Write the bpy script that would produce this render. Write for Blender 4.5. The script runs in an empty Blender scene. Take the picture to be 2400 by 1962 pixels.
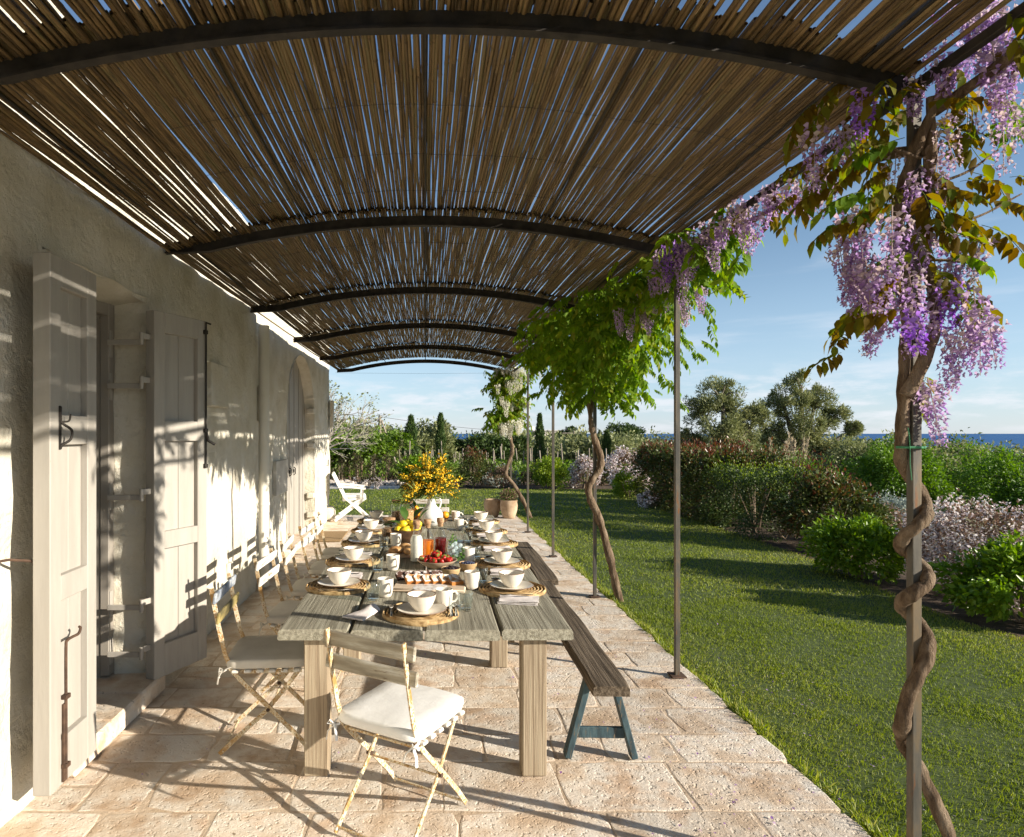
import bpy, bmesh, math, random
import numpy as np
from mathutils import Vector, Matrix, noise

random.seed(7)
rng = np.random.default_rng(7)
R = math.radians
sc = bpy.context.scene
COL = sc.collection

# ------------------------------------------------------------------ camera, sky, sun, exposure
EYE = 1.65
cam_data = bpy.data.cameras.new('camera')
cam = bpy.data.objects.new('camera', cam_data)
COL.objects.link(cam)
cam.location = (0, 0, EYE)
cam.rotation_euler = (R(90), 0, 0)
cam_data.sensor_width = 36
cam_data.lens = 22.5
cam_data.shift_x = 0.0846
cam_data.shift_y = 0.0146
cam_data.clip_start = 0.05
cam_data.clip_end = 120000
sc.camera = cam

SUN_EL, SUN_AZ = 18.5, 114.0            # azimuth clockwise from +Y
world = bpy.data.worlds.new('World')
sc.world = world
world.use_nodes = True
wt = world.node_tree
wt.nodes.clear()


def nd(nt, kind, ins=None, **attrs):
    n = nt.nodes.new(kind)
    for k, v in attrs.items():
        setattr(n, k, v)
    for k, v in (ins or {}).items():
        s = n.inputs[k]
        if isinstance(v, bpy.types.NodeSocket):
            nt.links.new(v, s)
        else:
            s.default_value = v
    return n


def ramp_node(nt, fac, stops, interp='LINEAR'):
    n = nt.nodes.new('ShaderNodeValToRGB')
    n.color_ramp.interpolation = interp
    el = n.color_ramp.elements
    while len(el) < len(stops):
        el.new(0.5)
    for e, (p, c) in zip(el, stops):
        e.position = p
        e.color = (c[0], c[1], c[2], 1)
    nt.links.new(fac, n.inputs['Fac'])
    return n.outputs['Color']


sky = nd(wt, 'ShaderNodeTexSky', sky_type='NISHITA', sun_disc=False, sun_elevation=R(SUN_EL),
         sun_rotation=R(SUN_AZ), air_density=1.0, dust_density=0.1, ozone_density=2.2, altitude=40)
wc = nd(wt, 'ShaderNodeTexCoord')
sep = nd(wt, 'ShaderNodeSeparateXYZ', {0: wc.outputs['Generated']})
# low cumulus bank above the horizon and thin streaks higher up
mp1 = nd(wt, 'ShaderNodeMapping', {'Vector': wc.outputs['Generated'], 'Scale': (7, 7, 30)})
n1 = nd(wt, 'ShaderNodeTexNoise', {'Vector': mp1.outputs[0], 'Scale': 1.6, 'Detail': 9.0, 'Roughness': 0.62})
mp2 = nd(wt, 'ShaderNodeMapping', {'Vector': wc.outputs['Generated'], 'Scale': (2.2, 2.2, 16), 'Location': (3.1, 1.7, 0.4)})
n2 = nd(wt, 'ShaderNodeTexNoise', {'Vector': mp2.outputs[0], 'Scale': 1.5, 'Detail': 7.0, 'Roughness': 0.55})


def mrange(nt, v, a, b, c, d):
    return nd(nt, 'ShaderNodeMapRange', {0: v, 1: a, 2: b, 3: c, 4: d}, interpolation_type='SMOOTHSTEP').outputs[0]


def mth(nt, op, a, b):
    return nd(nt, 'ShaderNodeMath', {0: a, 1: b}, operation=op).outputs[0]


lowband = mth(wt, 'MULTIPLY', mrange(wt, sep.outputs[2], 0.0, 0.02, 0.55, 1.0), mrange(wt, sep.outputs[2], 0.045, 0.12, 1.0, 0.0))
puff = mth(wt, 'MULTIPLY', mrange(wt, n1.outputs[0], 0.45, 0.66, 0, 0.65), lowband)
hiband = mth(wt, 'MULTIPLY', mrange(wt, sep.outputs[2], 0.03, 0.10, 0, 1.0), mrange(wt, sep.outputs[2], 0.18, 0.42, 1.0, 0.12))
streak = mth(wt, 'MULTIPLY', mrange(wt, n2.outputs[0], 0.55, 0.78, 0, 0.35), hiband)
veil = mth(wt, 'MULTIPLY', mrange(wt, sep.outputs[2], 0.0, 0.30, 1.0, 0.0), 0.55)
mix0 = nd(wt, 'ShaderNodeMix', {0: veil, 6: sky.outputs[0], 7: (3.6, 5.0, 7.0, 1)}, data_type='RGBA')
mix1 = nd(wt, 'ShaderNodeMix', {0: streak, 6: mix0.outputs[2], 7: (6.2, 6.5, 7.0, 1)}, data_type='RGBA')
mix2 = nd(wt, 'ShaderNodeMix', {0: puff, 6: mix1.outputs[2], 7: (6.3, 6.4, 6.8, 1)}, data_type='RGBA')
bg = nd(wt, 'ShaderNodeBackground', {'Color': mix2.outputs[2], 'Strength': 0.08})
wo = nd(wt, 'ShaderNodeOutputWorld', {'Surface': bg.outputs[0]})

sun_data = bpy.data.lights.new('sun', 'SUN')
sun_data.energy = 5.0
sun_data.angle = R(0.55)
sun_data.color = (1.0, 0.91, 0.77)
sun = bpy.data.objects.new('sun', sun_data)
COL.objects.link(sun)
ce, se = math.cos(R(SUN_EL)), math.sin(R(SUN_EL))
to_sun = Vector((math.sin(R(SUN_AZ)) * ce, math.cos(R(SUN_AZ)) * ce, se))
sun.rotation_euler = to_sun.to_track_quat('Z', 'Y').to_euler()
sun.location = (30, -12, 12)

sc.view_settings.view_transform = 'Standard'
sc.view_settings.look = 'None'
sc.view_settings.exposure = 0.9
sc.view_settings.gamma = 1.0
sc.view_settings.use_curve_mapping = False
sc.render.engine = 'CYCLES'
sc.cycles.use_denoising = True
sc.cycles.max_bounces = 7
sc.cycles.diffuse_bounces = 3
sc.cycles.transparent_max_bounces = 16

# ------------------------------------------------------------------ mesh helpers
class MB:
    def __init__(s):
        s.v = []
        s.f = []

    def add(s, vs, fs, mat=None):
        o = len(s.v)
        for v in vs:
            v = Vector(v)
            s.v.append(tuple(mat @ v if mat is not None else v))
        s.f += [tuple(i + o for i in f) for f in fs]
        return s

    def box(s, c, d, b=0.0, rz=0.0, mat=None):
        hx, hy, hz = d[0] / 2, d[1] / 2, d[2] / 2
        m = Matrix.Translation(c) @ Matrix.Rotation(rz, 4, 'Z')
        if mat is not None:
            m = mat @ m
        if b <= 0:
            vs = [(x * hx, y * hy, z * hz) for x in (-1, 1) for y in (-1, 1) for z in (-1, 1)]
            fs = [(0, 1, 3, 2), (4, 6, 7, 5), (0, 4, 5, 1), (2, 3, 7, 6), (0, 2, 6, 4), (1, 5, 7, 3)]
            return s.add(vs, fs, m)
        b = min(b, hx * .9, hy * .9, hz * .9)
        vs, ix = [], {}
        for x in (-1, 1):
            for y in (-1, 1):
                for z in (-1, 1):
                    for a in range(3):
                        p = [x * hx, y * hy, z * hz]
                        for k in range(3):
                            if k != a:
                                p[k] -= (x, y, z)[k] * b
                        ix[(x, y, z, a)] = len(vs)
                        vs.append(p)
        fs = []
        for a in range(3):
            o1, o2 = [k for k in range(3) if k != a]
            for sgn in (-1, 1):
                q = []
                for (i, j) in ((-1, -1), (1, -1), (1, 1), (-1, 1)):
                    t = [0, 0, 0]
                    t[a], t[o1], t[o2] = sgn, i, j
                    q.append(ix[(*t, a)])
                fs.append(q)
            for i in (-1, 1):
                for j in (-1, 1):
                    t0, t1 = [0, 0, 0], [0, 0, 0]
                    t0[a], t0[o1], t0[o2] = -1, i, j
                    t1[a], t1[o1], t1[o2] = 1, i, j
                    fs.append((ix[(*t0, o1)], ix[(*t1, o1)], ix[(*t1, o2)], ix[(*t0, o2)]))
        for x in (-1, 1):
            for y in (-1, 1):
                for z in (-1, 1):
                    fs.append((ix[(x, y, z, 0)], ix[(x, y, z, 1)], ix[(x, y, z, 2)]))
        return s.add(vs, fs, m)

    def tube(s, pts, rad, n=8, cap=True, flat=1.0):
        pts = [Vector(p) for p in pts]
        if not isinstance(rad, (list, tuple)):
            rad = [rad] * len(pts)
        o = len(s.v)
        t = (pts[1] - pts[0]).normalized()
        up = Vector((0, 0, 1)) if abs(t.z) < .9 else Vector((1, 0, 0))
        u = t.cross(up).normalized()
        for i, p in enumerate(pts):
            if i == 0:
                tn = pts[1] - pts[0]
            elif i == len(pts) - 1:
                tn = pts[-1] - pts[-2]
            else:
                tn = pts[i + 1] - pts[i - 1]
            tn.normalize()
            u = (u - tn * u.dot(tn)).normalized()
            w = tn.cross(u)
            for k in range(n):
                a = 2 * math.pi * k / n
                s.v.append(tuple(p + u * math.cos(a) * rad[i] + w * math.sin(a) * rad[i] * flat))
        for i in range(len(pts) - 1):
            for k in range(n):
                a, b = o + i * n + k, o + i * n + (k + 1) % n
                s.f.append((a, b, b + n, a + n))
        if cap:
            s.f.append(tuple(o + k for k in range(n))[::-1])
            e = o + (len(pts) - 1) * n
            s.f.append(tuple(e + k for k in range(n)))
        return s

    def lathe(s, prof, n=24, c=(0, 0, 0), cap0=True, cap1=False, wob=0.0):
        o = len(s.v)
        for (r, z) in prof:
            for k in range(n):
                a = 2 * math.pi * k / n
                rr = r * (1 + wob * math.sin(2 * a + z * 9) + wob * .6 * math.sin(3 * a + 1 + z * 20))
                s.v.append((c[0] + rr * math.cos(a), c[1] + rr * math.sin(a), c[2] + z))
        for i in range(len(prof) - 1):
            for k in range(n):
                a, b = o + i * n + k, o + i * n + (k + 1) % n
                s.f.append((a, b, b + n, a + n))
        if cap0:
            s.f.append(tuple(o + k for k in range(n))[::-1])
        if cap1:
            e = o + (len(prof) - 1) * n
            s.f.append(tuple(e + k for k in range(n)))
        return s

    def bar(s, pts, x, wid, th):
        """flat bar in the plane x = const, pts are (y, z)"""
        o = len(s.v)
        P = [Vector((0, p[0], p[1])) for p in pts]
        for i, p in enumerate(P):
            t = (P[min(i + 1, len(P) - 1)] - P[max(i - 1, 0)]).normalized()
            nn = Vector((0, -t.z, t.y))
            for (a, b) in ((-1, -1), (1, -1), (1, 1), (-1, 1)):
                q = p + nn * a * wid / 2
                s.v.append((x + b * th / 2, q.y, q.z))
        for i in range(len(P) - 1):
            for k in range(4):
                a, b = o + i * 4 + k, o + i * 4 + (k + 1) % 4
                s.f.append((a, b, b + 4, a + 4))
        s.f.append((o + 3, o + 2, o + 1, o))
        e = o + (len(P) - 1) * 4
        s.f.append((e, e + 1, e + 2, e + 3))
        return s

    def ball(s, c, r, seg=8, rings=5, sc_=(1, 1, 1), mat=None):
        o = len(s.v)
        vs = [(0, 0, -r * sc_[2])]
        for i in range(1, rings):
            th = math.pi * i / rings
            for k in range(seg):
                a = 2 * math.pi * k / seg
                vs.append((r * math.sin(th) * math.cos(a) * sc_[0], r * math.sin(th) * math.sin(a) * sc_[1], -r * math.cos(th) * sc_[2]))
        vs.append((0, 0, r * sc_[2]))
        fs = []
        for k in range(seg):
            fs.append((0, 1 + (k + 1) % seg, 1 + k))
            e = 1 + (rings - 2) * seg
            fs.append((e + k, e + (k + 1) % seg, len(vs) - 1))
        for i in range(rings - 2):
            for k in range(seg):
                a, b = 1 + i * seg + k, 1 + i * seg + (k + 1) % seg
                fs.append((a, b, b + seg, a + seg))
        m = Matrix.Translation(c)
        if mat is not None:
            m = m @ mat
        return s.add(vs, fs, m)

    def prism(s, poly, axis, a, b):
        """extrude polygon (list of 2d) along axis 'x','y' or 'z' from a to b"""
        def P(p, h):
            return {'x': (h, p[0], p[1]), 'y': (p[0], h, p[1]), 'z': (p[0], p[1], h)}[axis]
        n = len(poly)
        vs = [P(p, a) for p in poly] + [P(p, b) for p in poly]
        fs = [tuple(range(n)), tuple(range(n, 2 * n))] + [(i, (i + 1) % n, n + (i + 1) % n, n + i) for i in range(n)]
        return s.add(vs, fs)

    def mesh(s, name, smooth=None, fix=True):
        me = bpy.data.meshes.new(name)
        me.from_pydata(s.v, [], s.f)
        if fix:
            bm = bmesh.new()
            bm.from_mesh(me)
            bmesh.ops.recalc_face_normals(bm, faces=bm.faces)
            bm.to_mesh(me)
            bm.free()
        if smooth is not None:
            me.shade_smooth()
            me.set_sharp_from_angle(angle=R(smooth))
        return me

    def build(s, name, mat, parent=None, loc=(0, 0, 0), rz=0, smooth=None, fix=True):
        return ob(name, s.mesh(name, smooth, fix), mat, parent, loc, rz)


def ob(name, me, mat, parent=None, loc=(0, 0, 0), rz=0):
    if mat is not None and not me.materials:
        me.materials.append(mat)
    o = bpy.data.objects.new(name, me)
    COL.objects.link(o)
    o.location = loc
    o.rotation_euler = (0, 0, rz)
    o.parent = parent
    return o


def tag(o, label=None, cat=None, group=None, kind=None):
    if label:
        o['label'] = label
    if cat:
        o['category'] = cat
    if group:
        o['group'] = group
    if kind:
        o['kind'] = kind
    return o


def thing(name, label, cat, loc=(0, 0, 0), rz=0, group=None):
    o = bpy.data.objects.new(name, None)
    o.empty_display_size = .1
    COL.objects.link(o)
    o.location = loc
    o.rotation_euler = (0, 0, rz)
    return tag(o, label, cat, group)


def dup(root, loc=None, rz=None, label=None, group=None):
    r = root.copy()
    COL.objects.link(r)
    if loc is not None:
        r.location = loc
    if rz is not None:
        r.rotation_euler = (0, 0, rz)
    tag(r, label, None, group)
    for ch in root.children:
        c = ch.copy()
        COL.objects.link(c)
        c.parent = r
        for g in ch.children:
            d = g.copy()
            COL.objects.link(d)
            d.parent = c
    return r


def np_mesh(name, V, F, rnd=None):
    me = bpy.data.meshes.new(name)
    nv, nf, k = len(V), len(F), F.shape[1]
    me.vertices.add(nv)
    me.vertices.foreach_set('co', np.ascontiguousarray(V, dtype=np.float32).ravel())
    me.loops.add(nf * k)
    me.loops.foreach_set('vertex_index', np.ascontiguousarray(F, dtype=np.int32).ravel())
    me.polygons.add(nf)
    me.polygons.foreach_set('loop_start', np.arange(0, nf * k, k, dtype=np.int32))
    me.update(calc_edges=True)
    if rnd is not None:
        at = me.attributes.new('rnd', 'FLOAT', 'FACE')
        at.data.foreach_set('value', np.ascontiguousarray(rnd, dtype=np.float32))
    return me


def unit(a):
    return a / (np.linalg.norm(a, axis=-1, keepdims=True) + 1e-9)


def frames(A, Nn):
    """rotation matrices with columns side, axis, normal"""
    A = unit(A)
    S = unit(np.cross(A, Nn))
    N2 = np.cross(S, A)
    return np.stack([S, A, N2], axis=-1)


def scatter(tv, tf, Rm, P, S, rnd=None):
    tv = np.asarray(tv, float)
    tf = np.asarray(tf, int)
    n = len(P)
    S = np.asarray(S, float)
    if S.ndim == 1:
        S = S[:, None].repeat(3, 1)
    V = np.einsum('nij,nkj->nki', Rm, tv[None] * S[:, None, :]) + P[:, None, :]
    F = tf[None] + (np.arange(n) * len(tv))[:, None, None]
    if rnd is None:
        rnd = rng.random(n)
    return V.reshape(-1, 3), F.reshape(-1, tf.shape[1]), np.repeat(rnd, len(tf))


LEAF_V = [(0, 0, 0), (-.26, .42, .07), (0, 1, -.10), (.26, .42, .07)]
LEAF_F = [(0, 3, 2), (0, 2, 1)]
OLIVE_V = [(0, 0, 0), (-.13, .5, .03), (0, 1, -.03), (.13, .5, .03)]
WIDE_V = [(0, 0, 0), (-.42, .45, .10), (0, 1, -.12), (.42, .45, .10)]
BLADE_V = [(-.5, 0, 0), (.5, 0, 0), (.3, .6, .10), (0, 1, .34)]
BLADE_F = [(0, 1, 2), (0, 2, 3)]


def leaf_mesh(name, P, size, out=None, droop=0.0, jit=.9, tv=LEAF_V, tf=LEAF_F, bias=None):
    n = len(P)
    A = rng.normal(size=(n, 3))
    if out is not None:
        A = unit(A) * jit + unit(out)
    A[:, 2] -= droop
    Nn = rng.normal(size=(n, 3)) * .7 + np.array([0, 0, .8])
    if out is not None:
        Nn += unit(out) * .5
    S = size * rng.uniform(.65, 1.25, n)
    V, F, r = scatter(tv, tf, frames(A, Nn), P, S, bias)
    return np_mesh(name, V, F, r)


def shoot(pts, r0, r1, n=8, mb=None, wob=0.0, seg=8):
    """smooth tapered limb through the given points (Catmull-Rom)"""
    P_ = [Vector(p) for p in pts]
    P_ = [P_[0] * 2 - P_[1]] + P_ + [P_[-1] * 2 - P_[-2]]
    out = []
    for i in range(1, len(P_) - 2):
        for k in range(seg):
            t = k / seg
            a, b, c, d = P_[i - 1], P_[i], P_[i + 1], P_[i + 2]
            out.append(.5 * ((2 * b) + (c - a) * t + (2 * a - 5 * b + 4 * c - d) * t * t + (3 * b - a - 3 * c + d) * t ** 3))
    out.append(P_[-2])
    N = len(out)
    rad = []
    for i, p in enumerate(out):
        rad.append((r0 + (r1 - r0) * i / (N - 1)) * (1 + wob * noise.noise(p * 14)))
    mb = mb or MB()
    return mb.tube(out, rad, n)


def roughen(o, amp, freq, stretch=1.0):
    """push the vertices in and out along their normals: ridges, knots, flakes"""
    me = o.data
    for v in me.vertices:
        q = Vector((v.co.x * freq, v.co.y * freq, v.co.z * freq * stretch))
        k = noise.noise(q) * .6 + noise.noise(q * 2.3) * .4
        k += 1.1 * max(0.0, noise.noise(v.co * 7 + Vector((3, 1, 5))) - .28) * 2
        v.co += v.normal * amp * k
    return o


def at(X, Y, D):
    """a point at depth D on the sight line measured in the photograph"""
    return Vector(((X * 1.13 - 997) * D / 1500, D, EYE - (Y * 1.13 - 1016) * D / 1500))


# ------------------------------------------------------------------ materials
def coords(nt, stretch=(1, 1, 1), world_=False):
    tc = nd(nt, 'ShaderNodeTexCoord')
    if world_:
        g = nd(nt, 'ShaderNodeNewGeometry')
        mp = nd(nt, 'ShaderNodeMapping', {'Vector': g.outputs['Position'], 'Scale': stretch})
        return mp.outputs[0]
    oi = nd(nt, 'ShaderNodeObjectInfo')
    off = nd(nt, 'ShaderNodeVectorMath', {0: oi.outputs['Random'], 1: (37.0, 61.0, 23.0)}, operation='MULTIPLY')
    ad = nd(nt, 'ShaderNodeVectorMath', {0: tc.outputs['Object'], 1: off.outputs[0]}, operation='ADD')
    mp = nd(nt, 'ShaderNodeMapping', {'Vector': ad.outputs[0], 'Scale': stretch})
    return mp.outputs[0]


def M(name, stops, scale=6, detail=6, rough=.6, bump=0.0, bscale=40, bdist=.01, metal=0, stretch=(1, 1, 1),
      spots=None, transl=0.0, attr=False, world_=False, spec=.4, objvar=0.0, bump2=None, nrough=.6):
    m = bpy.data.materials.new(name)
    m.use_nodes = True
    nt = m.node_tree
    nt.nodes.clear()
    out = nd(nt, 'ShaderNodeOutputMaterial')
    co = coords(nt, stretch, world_)
    nz = nd(nt, 'ShaderNodeTexNoise', {'Vector': co, 'Scale': scale, 'Detail': detail, 'Roughness': nrough})
    if attr:
        a = nd(nt, 'ShaderNodeAttribute', attribute_name='rnd')
        fac = a.outputs['Fac']
    else:
        fac = mrange(nt, nz.outputs[0], .3, .7, 0, 1)
    col = ramp_node(nt, fac, stops)
    for sp in (spots or []):
        c, s_, lo, hi = sp[:4]
        nz2 = nd(nt, 'ShaderNodeTexNoise', {'Vector': co, 'Scale': s_, 'Detail': 5.0, 'Roughness': .65})
        f2 = mrange(nt, nz2.outputs[0], lo, hi, 0, 1)
        mx = nd(nt, 'ShaderNodeMix', {0: f2, 6: col, 7: (*c, 1)}, data_type='RGBA')
        col = mx.outputs[2]
    if objvar:
        oi = nd(nt, 'ShaderNodeObjectInfo')
        hv = nd(nt, 'ShaderNodeHueSaturation', {'Color': col, 'Value': mrange(nt, oi.outputs['Random'], 0, 1, 1 - objvar, 1 + objvar)})
        col = hv.outputs[0]
    p = nd(nt, 'ShaderNodeBsdfPrincipled', {'Base Color': col, 'Roughness': rough, 'Metallic': metal, 'Specular IOR Level': spec})
    if bump:
        nb = nd(nt, 'ShaderNodeTexNoise', {'Vector': co, 'Scale': bscale, 'Detail': 8.0, 'Roughness': .65})
        h = nb.outputs[0]
        if bump2:                     # pits
            vz = nd(nt, 'ShaderNodeTexNoise', {'Vector': co, 'Scale': bump2[0], 'Detail': 3.0, 'Roughness': .5})
            pit = mrange(nt, vz.outputs[0], bump2[1], bump2[2], 0, -bump2[3])
            h = mth(nt, 'ADD', h, pit)
        bp = nd(nt, 'ShaderNodeBump', {'Height': h, 'Strength': bump, 'Distance': bdist})
        nt.links.new(bp.outputs[0], p.inputs['Normal'])
    sh = p.outputs[0]
    if transl:
        tr = nd(nt, 'ShaderNodeBsdfTranslucent', {'Color': col})
        hs = nd(nt, 'ShaderNodeHueSaturation', {'Color': col, 'Saturation': 1.15, 'Value': 1.5})
        nt.links.new(hs.outputs[0], tr.inputs['Color'])
        ms = nd(nt, 'ShaderNodeMixShader', {0: transl, 1: sh, 2: tr.outputs[0]})
        sh = ms.outputs[0]
    nt.links.new(sh, out.inputs['Surface'])
    return m


def leafmat(name, cols, rough=.5, transl=.35, spec=.35):
    k = len(cols)
    return M(name, [(i / max(1, k - 1), c) for i, c in enumerate(cols)], rough=rough, transl=transl, attr=True, spec=spec)


def glassmat(name, tint=(1, 1, 1), base=.05, edge=.70):
    m = bpy.data.materials.new(name)
    m.use_nodes = True
    nt = m.node_tree
    nt.nodes.clear()
    lw = nd(nt, 'ShaderNodeLayerWeight', {'Blend': .5})
    f = mth(nt, 'MULTIPLY_ADD', mth(nt, 'POWER', lw.outputs['Facing'], 3.0), edge)
    f.node.inputs[2].default_value = base
    tr = nd(nt, 'ShaderNodeBsdfTransparent', {'Color': (*tint, 1)})
    gl = nd(nt, 'ShaderNodeBsdfGlossy', {'Color': (1, 1, 1, 1), 'Roughness': .03})
    ms = nd(nt, 'ShaderNodeMixShader', {0: f, 1: tr.outputs[0], 2: gl.outputs[0]})
    nd(nt, 'ShaderNodeOutputMaterial', {'Surface': ms.outputs[0]})
    return m


MT = {}
MT['plaster'] = M('whitewashed_plaster', [(0, (.62, .575, .465)), (.5, (.685, .645, .545)), (1, (.74, .71, .635))], 2.2, rough=.9, bump=1.0, bscale=6.5, bdist=.06, world_=True, spec=.1,
                  spots=[((.50, .455, .34), 1.3, .54, .78)], bump2=(13, .50, .85, .28))
MT['paintdoor'] = M('grey_beige_paint', [(0, (.345, .32, .285)), (1, (.39, .365, .325))], 3, rough=.55, bump=.35, bscale=12, bdist=.003, stretch=(6, 6, .7), spots=[((.27, .245, .205), 2.2, .60, .80), ((.22, .18, .13), 30, .68, .74)])
MT['paintdark'] = M('taupe_paint', [(0, (.27, .245, .21)), (1, (.30, .27, .235))], 3, rough=.5, bump=.1, bscale=60, bdist=.002)
MT['iron'] = M('dark_iron', [(0, (.020, .018, .016)), (1, (.05, .042, .035))], 14, rough=.65, metal=.3, bump=.25, bscale=60, bdist=.003)
MT['postiron'] = M('weathered_post_steel', [(0, (.075, .072, .064)), (.6, (.125, .112, .092)), (1, (.19, .14, .085))], 5, rough=.55, metal=.45, bump=.25, bscale=70, bdist=.002, stretch=(4, 4, .8),
                   spots=[((.22, .09, .03), 9, .58, .72)])
MT['rustiron'] = M('rusty_iron', [(0, (.05, .03, .02)), (1, (.12, .07, .045))], 18, rough=.8, metal=.2, bump=.4, bscale=80, bdist=.003)
MT['cane'] = M('dry_reed', [(0, (.062, .039, .016)), (.45, (.130, .083, .035)), (.8, (.19, .126, .056)), (1, (.11, .09, .036))], 2.5, rough=.65, bump=.3, bscale=30, bdist=.004, stretch=(14, 1.6, 14), objvar=.26,
               spots=[((.05, .035, .02), 5, .60, .72)])
MT['canefar'] = M('dry_reed_far', [(0, (.07, .045, .020)), (.35, (.130, .085, .037)), (.7, (.195, .13, .060)), (1, (.14, .11, .048))], attr=True, rough=.65)
MT['wire'] = M('tie_wire', [(0, (.03, .025, .02)), (1, (.05, .04, .03))], rough=.6)
STONE = [(0, (.52, .385, .265)), (.35, (.64, .53, .415)), (.65, (.70, .625, .53)), (1, (.60, .445, .32))]
MT['stone'] = M('limestone_paver', STONE, 3.0, 9, rough=.85, bump=.7, bscale=22, bdist=.013, objvar=.10, spec=.2, world_=False,
                spots=[((.46, .32, .21), 3.4, .54, .72), ((.70, .65, .58), 2.2, .54, .70), ((.22, .16, .11), 34, .64, .72)], bump2=(44, .52, .74, .6))
MT['mortar'] = M('lime_mortar', [(0, (.48, .365, .255)), (1, (.64, .52, .40))], 3.2, 9, rough=.95, bump=.8, bscale=30, bdist=.012, world_=True, spec=.15)
TW = [(0, (.165, .150, .112)), (.4, (.24, .222, .170)), (.75, (.30, .28, .218)), (1, (.35, .33, .26))]
MT['tabletop'] = M('weathered_table_wood', TW, 3.5, 9, rough=.85, bump=.8, bscale=9, bdist=.007, stretch=(22, .45, 22), spec=.15, objvar=.10,
                   spots=[((.055, .045, .03), 9, .63, .72)])
MT['legwood'] = M('pale_oak_leg', [(0, (.20, .15, .10)), (.5, (.33, .26, .18)), (1, (.42, .35, .25))], 3, 8, rough=.8, bump=.7, bscale=7, bdist=.005, stretch=(20, 20, .5), spec=.15, objvar=.08)
MT['benchwood'] = M('dark_bench_wood', [(0, (.050, .038, .026)), (.5, (.115, .088, .062)), (1, (.19, .15, .108))], 3, 9, rough=.85, bump=.9, bscale=8, bdist=.008, stretch=(20, .5, 20), spec=.15)
MT['teal'] = M('worn_teal_paint', [(0, (.024, .042, .050)), (.6, (.042, .080, .096)), (1, (.075, .12, .13))], 5, 8, rough=.7, bump=.4, bscale=14, bdist=.004, stretch=(5, 5, 1),
               spots=[((.13, .10, .065), 11, .56, .66)])
MT['chairmetal'] = M('rusty_cream_paint', [(0, (.58, .48, .31)), (1, (.72, .65, .50))], 6, rough=.6, bump=.4, bscale=90, bdist=.002,
                     spots=[((.42, .23, .07), 95, .49, .60), ((.11, .05, .02), 160, .56, .64), ((.38, .21, .06), 8, .50, .68)])
MT['slatwhite'] = M('flaking_white_slat', [(0, (.60, .57, .51)), (1, (.76, .74, .69))], 4, rough=.75, bump=.5, bscale=14, bdist=.004, stretch=(1.2, 9, 9),
                    spots=[((.27, .19, .115), 7, .55, .64)])
MT['slatgrey'] = M('bare_greyed_slat', [(0, (.24, .205, .15)), (.6, (.40, .36, .28)), (1, (.62, .60, .54))], 3, rough=.8, bump=.6, bscale=10, bdist=.005, stretch=(1, 9, 9),
                   spots=[((.15, .10, .06), 8, .60, .70)])
MT['slatblue'] = M('worn_blue_slat', [(0, (.10, .13, .18)), (.5, (.28, .31, .36)), (1, (.62, .62, .58))], 9, rough=.75, bump=.4, bscale=20, bdist=.004)
MT['slatyellow'] = M('worn_ochre_slat', [(0, (.10, .085, .04)), (.55, (.32, .25, .09)), (1, (.55, .46, .22))], 6, rough=.7, bump=.4, bscale=20, bdist=.004)
MT['canvas'] = M('white_canvas', [(0, (.76, .745, .71)), (1, (.83, .82, .79))], 5, rough=.95, bump=.35, bscale=7, bdist=.012, spec=.1)
MT['canvasgrey'] = M('unbleached_canvas', [(0, (.50, .47, .41)), (1, (.58, .55, .49))], 5, rough=.95, bump=.35, bscale=7, bdist=.012, spec=.1)
MT['linen'] = M('pale_linen', [(0, (.66, .60, .58)), (1, (.76, .71, .68))], 9, rough=.95, bump=.4, bscale=14, bdist=.006, spec=.1)
MT['cream'] = M('cream_stoneware', [(0, (.74, .68, .58)), (1, (.79, .74, .65))], 3, rough=.22, spec=.5)
MT['rim'] = M('brown_glaze_rim', [(0, (.20, .12, .08)), (1, (.30, .20, .14))], 12, rough=.35)
MT['straw'] = M('water_hyacinth_weave', [(0, (.22, .13, .05)), (.5, (.44, .29, .13)), (1, (.60, .44, .23))], 26, rough=.8, bump=.8, bscale=60, bdist=.004)
MT['steel'] = M('polished_steel', [(0, (.55, .54, .52)), (1, (.62, .61, .59))], 4, rough=.18, metal=1)
MT['glass'] = glassmat('clear_glass', (.975, .985, .98), .02, .34)
MT['tumbler'] = glassmat('tumbler_glass', (.93, .955, .95), .05, .85)
MT['cork'] = M('cork', [(0, (.22, .12, .06)), (.5, (.40, .24, .13)), (1, (.50, .33, .19))], 45, rough=.9, bump=.5, bscale=70, bdist=.002)
MT['milk'] = M('milk', [(0, (.80, .77, .68)), (1, (.82, .79, .70))], rough=.3)
MT['oj'] = M('orange_juice', [(0, (.72, .20, .008)), (1, (.80, .26, .015))], 20, rough=.4, transl=.3, spec=.2)
MT['redjuice'] = M('red_juice', [(0, (.17, .004, .006)), (1, (.24, .006, .008))], 6, rough=.4, transl=.35, spec=.15)
MT['water'] = glassmat('iced_water', (.86, .89, .89), .03, .3)
MT['ice'] = M('ice_cubes', [(0, (.68, .72, .74)), (1, (.80, .83, .85))], 12, rough=.15, transl=.5)
MT['mint'] = leafmat('mint_leaves', [(.10, .24, .03), (.20, .36, .06)])
MT['woodbowl'] = M('dark_turned_bowl', [(0, (.055, .03, .016)), (1, (.14, .075, .04))], 4, rough=.45, stretch=(6, 1, 6), bump=.2, bscale=20, bdist=.003)
MT['woodpale'] = M('pale_turned_wood', [(0, (.42, .27, .13)), (1, (.60, .42, .23))], 4, rough=.55, stretch=(2, 2, 9))
MT['bowltan'] = M('limewashed_bowl', [(0, (.34, .24, .16)), (1, (.56, .44, .32))], 6, rough=.7, bump=.3, bscale=20, bdist=.003)
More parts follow.
